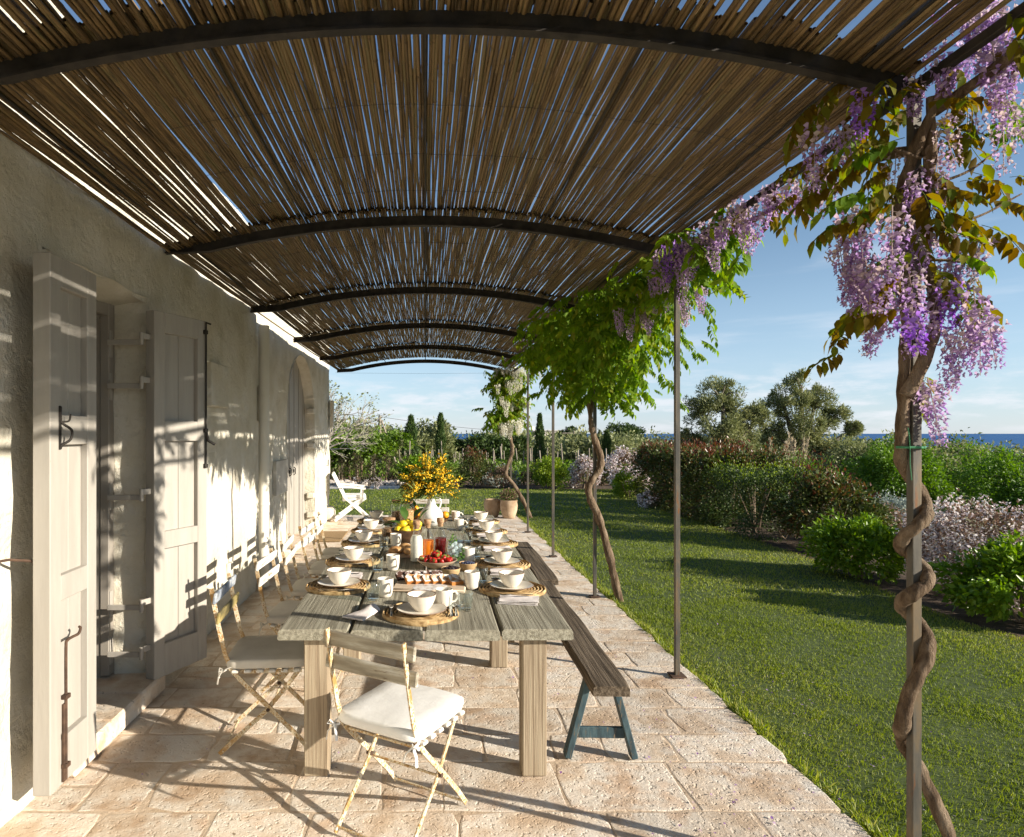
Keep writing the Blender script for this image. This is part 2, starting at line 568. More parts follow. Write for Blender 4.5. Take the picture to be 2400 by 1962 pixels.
MT['board'] = M('limewood_board', [(0, (.58, .44, .31)), (1, (.72, .60, .46))], 3, rough=.65, stretch=(1, 12, 12), bump=.2, bscale=20, bdist=.002)
MT['strawberry'] = M('strawberry_skin', [(0, (.28, .008, .008)), (1, (.48, .02, .014))], 8, rough=.28, bump=.5, bscale=110, bdist=.002, objvar=.2)
MT['calyx'] = M('berry_calyx', [(0, (.16, .26, .04)), (1, (.26, .36, .08))], 10, rough=.6)
MT['blackberry'] = M('blackberry_skin', [(0, (.010, .006, .010)), (1, (.03, .012, .02))], 10, rough=.3)
MT['blueberry'] = M('blueberry_skin', [(0, (.022, .032, .075)), (1, (.06, .08, .15))], 10, rough=.5)
MT['cake'] = M('golden_sponge', [(0, (.34, .12, .025)), (1, (.55, .24, .06))], 22, rough=.9, bump=.5, bscale=80, bdist=.003)
MT['choc'] = M('chocolate_sponge', [(0, (.035, .014, .008)), (1, (.09, .035, .018))], 24, rough=.9, bump=.5, bscale=80, bdist=.003)
MT['sugar'] = M('icing_sugar', [(0, (.46, .38, .33)), (.4, (.70, .66, .62)), (1, (.85, .84, .83))], 34, rough=.95, bump=.3, bscale=90, bdist=.002)
MT['sugardust'] = M('sugar_dusted_sponge', [(0, (.40, .17, .04)), (.35, (.52, .34, .20)), (.6, (.74, .68, .62)), (1, (.84, .82, .80))], 30, rough=.95, bump=.3, bscale=90, bdist=.002)
MT['sugarchoc'] = M('sugar_dusted_chocolate', [(0, (.04, .016, .01)), (.45, (.09, .04, .025)), (.7, (.42, .36, .33)), (1, (.78, .76, .74))], 34, rough=.95, bump=.3, bscale=90, bdist=.002)
MT['bun'] = M('baked_bun', [(0, (.36, .15, .045)), (.6, (.60, .34, .14)), (1, (.74, .52, .30))], 9, rough=.55, spots=[((.84, .80, .76), 14, .54, .66)])
MT['lemon'] = M('lemon_peel', [(0, (.78, .56, .02)), (1, (.86, .66, .05))], 6, rough=.42, bump=.3, bscale=90, bdist=.002)
MT['orange'] = M('orange_peel', [(0, (.80, .30, .01)), (1, (.86, .37, .02))], 6, rough=.42, bump=.3, bscale=90, bdist=.002)
MT['citrusleaf'] = M('citrus_leaf', [(0, (.035, .085, .014)), (1, (.075, .14, .025))], 8, rough=.35, transl=.2)
MT['granola'] = M('granola', [(0, (.20, .09, .03)), (.5, (.48, .28, .11)), (1, (.64, .45, .24))], 70, rough=.9, bump=.8, bscale=80, bdist=.006)
MT['nuts'] = M('dark_granola', [(0, (.09, .045, .02)), (.5, (.22, .12, .06)), (1, (.40, .26, .14))], 70, rough=.9, bump=.8, bscale=80, bdist=.006)
MT['vase'] = M('white_glazed_clay', [(0, (.78, .77, .74)), (1, (.82, .81, .79))], 3, rough=.28)
MT['mimosa'] = leafmat('mimosa_blossom', [(.72, .42, .01), (.86, .56, .02), (.90, .64, .05)], transl=.15)
MT['mimosaleaf'] = leafmat('mimosa_leaf', [(.10, .15, .03), (.20, .25, .06)], transl=.25)
MT['deckwhite'] = M('white_painted_wood', [(0, (.74, .72, .67)), (1, (.80, .78, .74))], 4, rough=.55)
MT['terracotta'] = M('pale_terracotta', [(0, (.30, .20, .12)), (.5, (.44, .32, .21)), (1, (.52, .40, .28))], 4, rough=.85, bump=.35, bscale=20, bdist=.004, objvar=.15)
MT['coir'] = M('coir_doormat', [(0, (.24, .15, .07)), (1, (.38, .26, .13))], 60, rough=1, bump=.9, bscale=120, bdist=.006)
MT['pipe'] = M('painted_downpipe', [(0, (.70, .67, .58)), (1, (.75, .72, .64))], 3, rough=.5)
MT['bark'] = M('wisteria_bark', [(0, (.085, .055, .035)), (.5, (.19, .135, .09)), (1, (.29, .22, .155))], 5, 8, rough=.9, bump=1.0, bscale=20, bdist=.02, stretch=(5, 5, 1.2), spec=.1)
MT['barkgrey'] = M('olive_bark', [(0, (.09, .075, .06)), (1, (.24, .21, .17))], 5, 8, rough=.9, bump=.8, bscale=9, bdist=.03, stretch=(4, 4, 1), spec=.1)
MT['barkpale'] = M('pale_bare_bark', [(0, (.26, .22, .18)), (1, (.48, .44, .38))], 5, 8, rough=.9)
MT['wleafbronze'] = leafmat('bronze_wisteria_leaf', [(.11, .060, .010), (.16, .115, .014), (.17, .165, .022), (.12, .17, .022)], transl=.5, rough=.6, spec=.1)
MT['wleaf'] = leafmat('green_wisteria_leaf', [(0.082, 0.161, 0.015), (0.126, 0.224, 0.02), (0.193, 0.294, 0.028), (0.237, 0.238, 0.032)], transl=.48, rough=.55, spec=.12)
MT['wflower'] = leafmat('mauve_wisteria_petal', [(.24, .12, .40), (.33, .19, .48), (.42, .28, .54), (.50, .38, .55), (.50, .41, .40)], transl=.4, rough=.6)
MT['wflowerdeep'] = leafmat('violet_wisteria_petal', [(.17, .055, .42), (.27, .12, .52), (.40, .24, .60)], transl=.4, rough=.6)
MT['wwhite'] = leafmat('white_wisteria_petal', [(.62, .60, .48), (.78, .76, .68)], transl=.4, rough=.6)
MT['stalk'] = M('green_brown_stalk', [(0, (.12, .11, .04)), (1, (.20, .17, .07))], rough=.7)
MT['grass'] = leafmat('lawn_blade', [(.115, .165, .022), (.19, .245, .030), (.28, .325, .048), (.38, .36, .12)], transl=.35, rough=.5)
MT['lawn'] = M('lawn_soil', [(0, (.045, .070, .014)), (1, (.085, .115, .026))], 14, rough=1, world_=True)
MT['soil'] = M('dry_ground', [(0, (.10, .095, .045)), (.5, (.16, .15, .07)), (1, (.22, .18, .10))], .25, 9, rough=1, world_=True, bump=.4, bscale=3, bdist=.1,
               spots=[((.07, .10, .03), .12, .48, .6)])
MT['bed'] = M('planting_bed_soil', [(0, (.055, .035, .022)), (1, (.12, .08, .05))], 6, 8, rough=1, world_=True, bump=.8, bscale=14, bdist=.04)
MT['redsoil'] = M('red_vineyard_soil', [(0, (.22, .12, .07)), (1, (.34, .22, .14))], 3, 8, rough=1, world_=True, bump=.8, bscale=10, bdist=.05)
MT['gravel'] = M('white_gravel', [(0, (.50, .46, .40)), (1, (.66, .62, .56))], 30, rough=1, world_=True, bump=.8, bscale=60, bdist=.02)
MT['rock'] = M('limestone_rock', [(0, (.40, .33, .27)), (1, (.62, .56, .49))], 6, rough=.95, bump=.8, bscale=10, bdist=.03, objvar=.15)
MT['sea'] = M('open_sea', [(0, (.026, .105, .27)), (1, (.03, .12, .30))], .0006, rough=.6, world_=True, spec=.15)
MT['olive'] = leafmat('olive_leaf', [(0.117, 0.137, 0.053), (0.179, 0.202, 0.082), (0.248, 0.267, 0.117), (0.331, 0.325, 0.152)], transl=.25, rough=.5)
MT['darkleaf'] = leafmat('dark_evergreen_leaf', [(0.029, 0.054, 0.013), (0.056, 0.093, 0.022), (0.087, 0.128, 0.03)], transl=.15)
MT['limeleaf'] = leafmat('fresh_green_leaf', [(0.066, 0.138, 0.016), (0.113, 0.206, 0.023), (0.172, 0.275, 0.034)], transl=.35)
MT['pitto'] = leafmat('pittosporum_leaf', [(0.086, 0.169, 0.012), (0.157, 0.27, 0.018), (0.272, 0.378, 0.03)], transl=.3, rough=.35)
MT['balleaf'] = leafmat('golden_green_leaf', [(0.119, 0.2, 0.013), (0.225, 0.312, 0.02), (0.331, 0.4, 0.034)], transl=.3)
MT['photinia'] = leafmat('photinia_leaf', [(0.032, 0.057, 0.013), (0.064, 0.093, 0.019), (0.103, 0.12, 0.03), (0.191, 0.06, 0.03)], transl=.2, rough=.42, spec=.3)
MT['photired'] = leafmat('red_photinia_tip', [(.10, .030, .018), (.16, .055, .030), (.13, .085, .03)], transl=.25, rough=.3)
MT['twig'] = M('dry_twig', [(0, (.16, .115, .075)), (1, (.30, .23, .16))], 8, rough=.9)
MT['whitefl'] = leafmat('white_pink_star_flower', [(.62, .50, .52), (.76, .70, .70), (.80, .78, .76)], transl=.3)
MT['silver'] = leafmat('silver_leaf', [(.26, .30, .26), (.38, .43, .38)], transl=.2)
MT['mauvebrown'] = leafmat('faded_mauve_leaf', [(0.159, 0.094, 0.062), (0.278, 0.175, 0.124), (0.133, 0.138, 0.056)], transl=.2)
MT['pampas'] = leafmat('pampas_plume', [(.44, .36, .24), (.58, .50, .37)], transl=.3)
MT['vineleaf'] = leafmat('grapevine_leaf', [(0.083, 0.144, 0.019), (0.14, 0.228, 0.03), (0.216, 0.312, 0.054)], transl=.35)
MT['cypress'] = leafmat('cypress_leaf', [(0.03, 0.059, 0.015), (0.059, 0.105, 0.025), (0.089, 0.133, 0.035)], transl=.1)
MT['plantred'] = leafmat('dark_red_shrub_leaf', [(.05, .022, .016), (.05, .06, .02), (.10, .04, .03)], transl=.2)
MT['polegrey'] = M('grey_vine_post', [(0, (.22, .185, .14)), (1, (.36, .31, .25))], 5, rough=.9, objvar=.2, stretch=(5, 5, .5))
MT['farhouse'] = M('pink_white_render', [(0, (.66, .58, .52)), (1, (.72, .64, .58))], 1, rough=.9)
MT['farroof'] = M('pale_parapet', [(0, (.70, .66, .62)), (1, (.74, .70, .66))], 1, rough=.9)
MT['dark'] = M('dark_interior', [(0, (.03, .027, .022)), (1, (.04, .035, .03))], 1, rough=.9)

# ------------------------------------------------------------------ ground, sea, lawn, terrace
def gz(x, y):
    d = np.maximum(np.maximum(y - 21.0, (x - 8.5) * 1.6), 0.0)
    return -.10 - .045 * d


def sheet(name, xs, ys, zf, mat):
    xs, ys = np.asarray(xs, float), np.asarray(ys, float)
    X, Y = np.meshgrid(xs, ys)
    Z = zf(X, Y) * np.ones_like(X)
    V = np.stack([X, Y, Z], -1).reshape(-1, 3)
    nx = len(xs)
    i, j = np.meshgrid(np.arange(nx - 1), np.arange(len(ys) - 1))
    a = (j * nx + i).ravel()
    F = np.stack([a, a + 1, a + nx + 1, a + nx], -1)
    me = np_mesh(name, V, F)
    me.shade_smooth()
    return ob(name, me, mat)


gx = np.concatenate([-np.geomspace(1400, 14, 24), np.linspace(-12, 24, 37), np.geomspace(26, 1400, 28)])
gy = np.concatenate([[-200, -100, -40, -15], np.linspace(-5, 60, 66), np.geomspace(63, 1150, 36)])
tag(sheet('ground', gx, gy, gz, MT['soil']), 'dry olive grove ground falling away to the sea', 'ground', kind='structure')
tag(sheet('sea', np.linspace(-90000, 90000, 9), np.geomspace(500, 90000, 9), lambda x, y: -38.0 + 0 * x, MT['sea']), 'blue open sea reaching the horizon', 'sea', kind='structure')

XE_Y = [-2, 5.2, 5.8, 8.7, 11.2, 16, 19.4]
XE_X = [5.0, 4.86, 4.75, 5.15, 5.2, 5.5, 5.7]


def xe(y):
    return np.interp(y, XE_Y, XE_X)


def lawn_mesh():
    V, F = [], []

    def strip(x0f, x1f, ys):
        o = len(V)
        for y in ys:
            for k in range(9):
                x = x0f(y) + (x1f(y) - x0f(y)) * k / 8
                V.append((x, y, -.035))
        for j in range(len(ys) - 1):
            for k in range(8):
                a = o + j * 9 + k
                F.append((a, a + 1, a + 10, a + 9))
    strip(lambda y: 1.80, xe, list(np.linspace(-2, 13.02, 22)))
    strip(lambda y: -4.6, xe, list(np.linspace(13.0, 19.3, 10)))
    return np_mesh('lawn', np.array(V), np.array(F))


tag(ob('lawn', lawn_mesh(), MT['lawn']), 'green lawn beside the stone terrace', 'lawn', kind='structure')
tag(sheet('planting_bed', np.linspace(4.7, 10.5, 12), np.linspace(-2, 21, 24), lambda x, y: -.052 - np.maximum((x - 8.5) * .04, 0), MT['bed']), 'dark soil bed under the shrubs', 'soil', kind='structure')
tag(sheet('flower_bed', np.linspace(-.8, 5.6, 8), np.linspace(19.2, 21.4, 4), lambda x, y: -.060 + 0 * x, MT['bed']), 'soil bed at the far end of the lawn', 'soil', kind='structure')
tag(sheet('gravel_path', np.linspace(-6, -.7, 8), np.linspace(19.2, 21.6, 4), lambda x, y: gz(x, y) + .02, MT['gravel']), 'white gravel path beyond the lawn', 'path', kind='structure')
tag(sheet('vineyard_soil', np.linspace(-16, 16, 30), np.linspace(22.0, 60, 30), lambda x, y: gz(x, y) + .03, MT['redsoil']), 'red brown vineyard soil', 'soil', kind='structure')


def grass():
    parts = []
    # zone: y0, y1, density, width, height
    for (y0, y1, dens, w, h) in ((2.0, 4.2, 10500, .0027, .024), (4.2, 6.5, 6500, .0037, .026), (6.5, 10, 2400, .007, .031), (10, 14, 1100, .011, .034), (14, 19.3, 520, .018, .038)):
        xa = 1.84 if y1 < 13.5 else -4.4
        n = int((xe(0) + .4 - xa) * (y1 - y0) * dens)
        y = rng.uniform(y0, y1, n)
        x = rng.uniform(xa, 5.8, n)
        vis = (x < xe(y) + .05) & ((x > 1.86 + .03 * np.sin(y * 7) + .02 * np.sin(y * 23)) | (y > 13.06)) & (x < y * .98 + .3)
        # mown clumps: thin patches where the noise is low
        cl = np.sin(x * 5.1 + np.sin(y * 3.3) * 2) * np.sin(y * 4.3 + np.sin(x * 2.7) * 2)
        keep = vis & (rng.random(n) < .78 + .22 * cl)
        x, y = x[keep], y[keep]
        n = len(x)
        tilt = rng.normal(size=(n, 2)) * .55
        tilt[:, 0] += .25 * np.sin(x * 2.1 + y)
        A = np.stack([tilt[:, 0], tilt[:, 1], np.ones(n)], -1)
        Nn = rng.normal(size=(n, 3)) * np.array([1, 1, .1])
        hh = h * rng.uniform(.55, 1.25, n) * (1 + .25 * cl[keep])
        S = np.stack([w * rng.uniform(.7, 1.3, n), hh, hh], -1)
        P = np.stack([x, y, np.full(n, -.036)], -1)
        rn = np.clip(.45 + .18 * np.sin(x * 1.7 + 1.3 * np.sin(y * 1.1)) + rng.normal(size=n) * .22, 0, 1)
        parts.append(scatter(BLADE_V, BLADE_F, frames(A, Nn), P, S, rn))
    # longer tufts along the stone edge
    n = 9000
    y = rng.uniform(2.0, 13.0, n)
    cl = np.sin(y * 3.1) * np.sin(y * 7.7 + 1)
    x = 1.855 + np.abs(rng.normal(size=n)) * .035
    ok = rng.random(n) < .55 + .45 * cl
    x, y, cl = x[ok], y[ok], cl[ok]
    n = len(x)
    A = np.stack([rng.normal(size=n) * .5 - .35, rng.normal(size=n) * .5, np.ones(n)], -1)
    hh = rng.uniform(.025, .065, n) * (1 + .3 * cl)
    parts.append(scatter(BLADE_V, BLADE_F, frames(A, rng.normal(size=(n, 3)) * np.array([1, 1, .1])), np.stack([x, y, np.full(n, -.03)], -1), np.stack([rng.uniform(.003, .006, n) * (1 + y * .1), hh, hh], -1), rng.random(n)))
    o, Vs, Fs, Rs = 0, [], [], []
    for V, F, r in parts:
        Vs.append(V)
        Fs.append(F + o)
        Rs.append(r)
        o += len(V)
    g = ob('grass', np_mesh('grass', np.concatenate(Vs), np.concatenate(Fs), np.concatenate(Rs)), MT['grass'])
    tag(g, 'short mown grass blades covering the lawn', 'grass', kind='stuff')


grass()

# terrace with its paving stones
terr = MB().box((-.08, 6.0, -.1056), (3.76, 13.96, .2)).build('terrace', MT['mortar'])
tag(terr, 'pale limestone terrace of irregular worn slabs under the pergola', 'terrace', kind='structure')


def stone_mesh(w, d, h=.05):
    pts = []
    nx, ny = 4, 3
    j = lambda: random.uniform(-.008, .008)
    for i in range(nx):
        pts.append((-w / 2 + w * i / nx, -d / 2))
    for i in range(ny):
        pts.append((w / 2, -d / 2 + d * i / ny))
    for i in range(nx):
        pts.append((w / 2 - w * i / nx, d / 2))
    for i in range(ny):
        pts.append((-w / 2, d / 2 - d * i / ny))
    cr = min(w, d) * random.uniform(.02, .10)
    out = []
    for (x, y) in pts:
        if abs(abs(x) - w / 2) < 1e-6 and abs(abs(y) - d / 2) < 1e-6:
            x -= math.copysign(cr * .6, x)
            y -= math.copysign(cr * .6, y)
        out.append((x + j(), y + j()))
    n = len(out)
    mb = MB()
    ta, tb = random.uniform(-.002, .002), random.uniform(-.002, .002)
    tz = lambda x, y: ta * x + tb * y
    vs = [(x, y, -h) for x, y in out] + [(x, y, -.0015 + random.uniform(-.001, .0005)) for x, y in out] + \
         [(x * (1 - .007 / w * 2), y * (1 - .007 / d * 2), tz(x, y)) for x, y in out] + \
         [(x * .55, y * .55, tz(x * .55, y * .55)) for x, y in out] + [(0, 0, 0)]
    fs = []
    for k in range(n):
        b = (k + 1) % n
        for lv in range(3):
            fs.append((lv * n + k, lv * n + b, (lv + 1) * n + b, (lv + 1) * n + k))
        fs.append((3 * n + k, 3 * n + b, 4 * n))
    mb.add(vs, fs)
    return mb


def pave():
    y, cnt = -.9, 0
    rest = MB()
    row = 0
    while y < 12.95:
        d = random.choice((.25, .30, .34, .38, .42))
        if y + d > 12.75:
            d = 12.98 - y
        x = -1.96
        edge = 1.845 + random.uniform(-.012, .014)
        while x < edge - .02:
            w = random.choice((.28, .36, .42, .48, .56, .64))
            if edge - (x + w) < .2:
                w = edge - x
            cuts = [(0, 1)] if random.random() > .26 or d < .33 else random.choice(([(0, .48), (.48, 1)], [(0, .6), (.6, 1)]))
            for (c0, c1) in cuts:
                dd = d * (c1 - c0)
                mb = stone_mesh(w - .009, dd - .009)
                c = (x + w / 2, y + d * c0 + dd / 2, -.0028 + random.uniform(-.001, .001))
                vis = (y > 2.15) and c[0] > -y * .68 - .05
                if vis and cnt < 298:
                    mb.build('paving_stone', MT['stone'], terr, c, R(random.uniform(-.8, .8)), fix=False)
                    cnt += 1
                else:
                    rest.add(mb.v, mb.f, Matrix.Translation(c))
            x += w
        y += d
    o = rest.build('paving_stones', MT['stone'], terr, fix=False)
    o['kind'] = 'stuff'


pave()

# ------------------------------------------------------------------ house
house = thing('farmhouse', 'whitewashed rough plaster farmhouse wall with grey shuttered doorway and arched door', 'house', (-1.78, 6, 0))
HX, HY = -1.78, 6.0
WT = 3.75


def wall_noise(y, z):
    v = Vector((0.3, y * 1.3, z * 1.3))
    a = noise.noise(v) * .020 + noise.noise(v * 3.1) * .012 + noise.noise(v * 8.0) * .006
    return a


def wall_strip(mb, y0, y1, x, zlow, zhigh=WT, step=.05, rows=None):
    n = max(2, int((y1 - y0) / step))
    rows = rows or 60
    o = len(mb.v)
    for i in range(n + 1):
        y = y0 + (y1 - y0) * i / n
        zl = zlow(y)
        for j in range(rows + 1):
            z = zl + (zhigh - zl) * j / rows
            e = 1.0
            mb.v.append((x + wall_noise(y, z) * e - HX, y - HY, z))
    for i in range(n):
        for j in range(rows):
            a = o + i * (rows + 1) + j
            mb.f.append((a, a + rows + 1, a + rows + 2, a + 1))


DY0, DY1, DTOP = 2.98, 4.10, 2.50
AY0, AY1, AZ, ABOT = 8.55, 10.70, 1.80, .11
ACY, ARAD = (AY0 + AY1) / 2, (AY1 - AY0) / 2


def arch_z(y):
    return AZ + math.sqrt(max(0, 1 - ((y - ACY) / ARAD) ** 2)) * 1.02


wall = MB()
wall_strip(wall, -2.5, DY0, HX, lambda y: -.12, rows=72)
wall_strip(wall, DY0, DY1, HX, lambda y: DTOP + .02 * math.sin(y * 9), rows=26)
wall_strip(wall, DY1, 6.75, HX, lambda y: -.12, rows=72)
X2 = HX - .08
wall_strip(wall, 6.75, AY0, X2, lambda y: -.12, step=.06, rows=60)
wall_strip(wall, AY0, AY1, X2, arch_z, step=.05, rows=24)
wall_strip(wall, AY1, 12.42, X2, lambda y: -.12, step=.06, rows=60)
wall.build('wall', MT['plaster'], house, smooth=60, fix=False)
core = MB()                                                                  # solid wall behind the plaster; back box and roof slab added to block light
core.box((-.203, -5.835, 1.8), (.315, 5.53, 3.86))
core.box((-.203, -.565, 1.8), (.315, 2.57, 3.86))
core.box((-.203, 3.54 - 6, 3.15), (.315, 1.20, 1.18))
core.box((-.293, 1.64, 1.8), (.335, 1.72, 3.86))
core.box((-.293, 5.575, 1.8), (.335, 1.65, 3.86))
core.box((-.293, 9.625 - 6, 3.31), (.335, 2.20, .84))
core.box((-3.0, -1.0, 1.75), (2.0, 14.7, 3.7))  # unseen back box, added to keep light from leaking in behind the wall
core.box((-1.3, -1.0, 3.80), (1.4, 14.7, .12))  # unseen roof slab, added to keep sky light out of the doorway
core.build('masonry_light_block', MT['plaster'], house)
# reveals of the doorway and of the arch
rv = MB()


def strip3(mb, A, B, n=14, m=4, amp=.012):
    """rough ruled strip between polylines A and B given as functions of t"""
    o = len(mb.v)
    for i in range(n + 1):
        a, b = Vector(A(i / n)), Vector(B(i / n))
        for j in range(m + 1):
            p = a.lerp(b, j / m)
            d = noise.noise(p * 4.0) * amp
            p += Vector((0, d if abs(a.y - b.y) < .02 else 0, d * .6))
            mb.v.append((p.x - HX, p.y - HY, p.z))
    for i in range(n):
        for j in range(m):
            q = o + i * (m + 1) + j
            mb.f.append((q, q + m + 1, q + m + 2, q + 1))


XI = -1.985
strip3(rv, lambda t: (HX + .012, DY1, -.05 + t * (DTOP + .06)), lambda t: (XI, DY1 - .02, -.05 + t * (DTOP + .06)), n=40, m=5, amp=.022)
strip3(rv, lambda t: (HX + .012, DY0, -.05 + t * (DTOP + .06)), lambda t: (XI, DY0 + .02, -.05 + t * (DTOP + .06)), n=40, m=5, amp=.022)
strip3(rv, lambda t: (HX + .012, DY0 + t * (DY1 - DY0), DTOP + .01), lambda t: (XI, DY0 + t * (DY1 - DY0), DTOP - .04), n=16, m=5, amp=.03)


rv.build('reveal', MT['plaster'], house, smooth=60)
rv = MB()


def arch_pt(t, x, s=1.0):
    if t < .28:
        return (x, AY0 + (1 - s) * .05, -.05 + t / .28 * (AZ + .05))
    if t > .72:
        return (x, AY1 - (1 - s) * .05, AZ - (t - .72) / .28 * (AZ + .05))
    a = math.pi * (1 - (t - .28) / .44)
    return (x, ACY + ARAD * math.cos(a), AZ + 1.02 * math.sin(a))


strip3(rv, lambda t: arch_pt(t, X2 + .010), lambda t: arch_pt(t, X2 - .22), n=70, m=4, amp=.012)
rv.build('reveal', MT['plaster'], house, smooth=60)
# threshold step
st = MB()
for (a, b) in ((3.06, 3.42), (3.425, 3.78), (3.785, 4.12)):
    st.box((-1.90 - HX, (a + b) / 2 - HY, .058), (.46, b - a, .116), .012)
st.build('threshold', MT['stone'], house, smooth=35)
MB().box((-1.96 - HX, ACY - HY, .05), (.34, 2.3, .10), .015).build('threshold', MT['stone'], house, smooth=35)
# door frame and lining
fr = MB()
fr.box((-2.01 - HX, 4.045 - HY, 1.30), (.055, .075, 2.34), .004)
fr.box((-2.01 - HX, 3.035 - HY, 1.30), (.055, .075, 2.34), .004)
fr.box((-2.01 - HX, 3.54 - HY, 2.43), (.05, 1.08, .085), .004)
fr.build('door_frame', MT['paintdark'], house)
ln = MB()
ln.box((-2.33 - HX, 4.035 - HY, 1.25), (.58, .04, 2.3), .003)
ln.box((-2.33 - HX, 3.54 - HY, 2.39), (.58, .95, .04), .003)
ln.build('door_lining', MT['paintdark'], house)
MB().box((-2.30 - HX, 3.54 - HY, .06), (.40, 1.0, .10)).build('door_sill', MT['stone'], house)


def shutter(hinge, d, rod):
    """hinged leaf, local X from the hinge to the free edge"""
    ang = math.atan2(d[1], d[0])
    w = math.hypot(*d)
    z0, z1, t = .117, 2.417, .075
    f = MB()
    sw = .085
    f.box((sw / 2, 0, (z0 + z1) / 2), (sw, t, z1 - z0), .004)
    f.box((w - sw / 2, 0, (z0 + z1) / 2), (sw, t, z1 - z0), .004)
    rails = ((z0, z0 + .20), (.92, 1.03), (1.60, 1.73), (z1 - .13, z1))
    for a, b in rails:
        f.box((w / 2, 0, (a + b) / 2), (w - 2 * sw + .002, t - .002, b - a), .003)
    leaf = f.build('shutter', MT['paintdoor'], house, (hinge[0] - HX, hinge[1] - HY, 0), ang)
    for (a, b) in ((rails[0][1], rails[1][0]), (rails[1][1], rails[2][0]), (rails[2][1], rails[3][0])):
        for k in range(2):
            pw = (w - 2 * sw) / 2
            MB().box((sw + pw * (k + .5), 0, (a + b) / 2), (pw - .003, .012, b - a + .01), .003).build('panel_board', MT['paintdoor'], leaf)
    return leaf, w


sl, wl = shutter((-1.63, 3.10), (.01, -.40), 0)
sr, wr = shutter((-1.715, 3.985), (.185, .415), 1)
sl['label'] = 'grey panelled shutter folded back beside the rusty hook'
# fittings
Yo = .0375
hb = MB()
shoot([(wl - .10, Yo + .012, .14), (wl - .10, Yo + .012, .45), (wl - .10, Yo + .012, .71), (wl - .108, Yo + .014, .742), (wl - .135, Yo + .02, .748), (wl - .17, Yo + .03, .752), (wl - .185, Yo + .032, .772), (wl - .176, Yo + .03, .782)], .007, .006, 8, hb, seg=5)
hb.box((wl - .10, Yo + .006, .30), (.03, .012, .34), .002)
hb.box((wl - .10, Yo + .012, .50), (.035, .026, .02), .002)
hb.box((wl - .10, Yo + .012, .20), (.035, .026, .02), .002)
hb.build('bolt', MT['rustiron'], sl, smooth=40)
hk = MB()
shoot([(wl - .07, Yo + .004, 1.585), (wl - .07, Yo + .012, 1.60), (wl - .085, Yo + .040, 1.625), (wl - .088, Yo + .042, 1.665), (wl - .07, Yo + .012, 1.695), (wl - .07, Yo + .005, 1.72), (wl - .07, Yo + .005, 1.765)], .006, .006, 8, hk, seg=5)
shoot([(wl - .07, Yo + .008, 1.70), (wl - .09, Yo + .030, 1.705), (wl - .093, Yo + .036, 1.735)], .005, .004, 6, hk, seg=4)
hk.box((wl - .07, Yo + .003, 1.675), (.016, .006, .19), .002)
hk.build('latch', MT['iron'], sl, smooth=40)
es = MB()
es.tube([(wr - .022, -Yo - .012, 1.42), (wr - .022, -Yo - .012, 2.405)], .006, 8)
es.tube([(wr - .022, -Yo - .012, 2.405), (wr + .02, -Yo - .014, 2.40)], .006, 6)
es.tube([(wr - .022, -Yo - .014, 1.66), (wr - .02, -Yo - .03, 1.60), (wr + .02, -Yo - .05, 1.575)], .010, 8)
for z in (1.43, 1.67, 2.34):
    es.box((wr - .022, -Yo - .008, z), (.03, .022, .028), .003)
es.build('espagnolette', MT['iron'], sr, smooth=40)
for z in (2.25, 1.98, 1.29, .61, .32):
    h = MB()
    hl = sr.matrix_local.inverted() if False else None
    h.box((-.03, .0, z), (.075, .012, .036), .003)
    h.tube([(-.065, 0, z - .055), (-.065, 0, z + .02)], .012, 10)
    h.box((.055, -.026, z - .02), (.034, .006, .17), .002)
    h.build('hinge', MT['paintdoor'], sr, smooth=40)
    g = MB()
    g.box((-1.865 - HX, 3.955 - HY, z - .036), (.20, .012, .034), .003)
    g.box((-1.979 - HX, 4.03 - HY, z - .036), (.008, .034, .17), .002)
    g.build('hinge_strap', MT['paintdoor'], house)
    for s_ in (-.06, 0, .06):
        MB().ball((0.055, -.030, z - .02 + s_), .005, 6, 4).build('screw', MT['paintdark'], sr)
wh = MB()
wh.tube([(.0, 2.62 - HY, 1.12), (.05, 2.66 - HY, 1.125), (.11, 2.71 - HY, 1.11)], .006, 6)
wh.tube([(.11, 2.71 - HY, 1.11), (.12, 2.72 - HY, 1.095), (.125, 2.725 - HY, 1.11)], .006, 6)
wh.ball((.012, 2.61 - HY, 1.12), .02, 8, 5)
wh.build('wall_hook', MT['rustiron'], house, smooth=40)
# arched door of planks
n = 12
for k in range(n):
    a, b = AY0 + .03 + (AY1 - AY0 - .06) * k / n, AY0 + .03 + (AY1 - AY0 - .06) * (k + 1) / n
    poly = [(a + .006, .10)] + [(b - .006, .10)]
    for i in range(5):
        y = b - .006 - (b - a - .012) * i / 4
        poly.append((y, arch_z(min(max(y, AY0 + .04), AY1 - .04)) + .015))
    MB().prism([(p[0] - HY, p[1]) for p in poly], 'x', -.235 + (.006 if k % 2 else 0), -.265).build('door_plank', MT['paintdoor'], house)
MB().prism([(AY0 - HY, .1), (AY1 - HY, .1), (AY1 - HY, 2.0), (ACY - HY, 2.86), (AY0 - HY, 2.0)], 'x', -.262, -.29).build('door_backing', MT['paintdark'], house)
for z in (.30, .62, 1.45, 2.02, 2.26):
    MB().box((-.12, AY1 - .06 - HY, z), (.12, .14, .09), .012).build('hinge_block', MT['plaster'], house)
for y in (9.45, 9.75):
    hd = MB()
    hd.tube([(-.225, y - HY, 1.02), (-.20, y - HY, 1.04), (-.20, y - HY, 1.12), (-.225, y - HY, 1.14)], .008, 6)
    hd.box((-.222, y - HY, 1.08), (.012, .03, .05))
    hd.build('door_handle', MT['iron'], house)
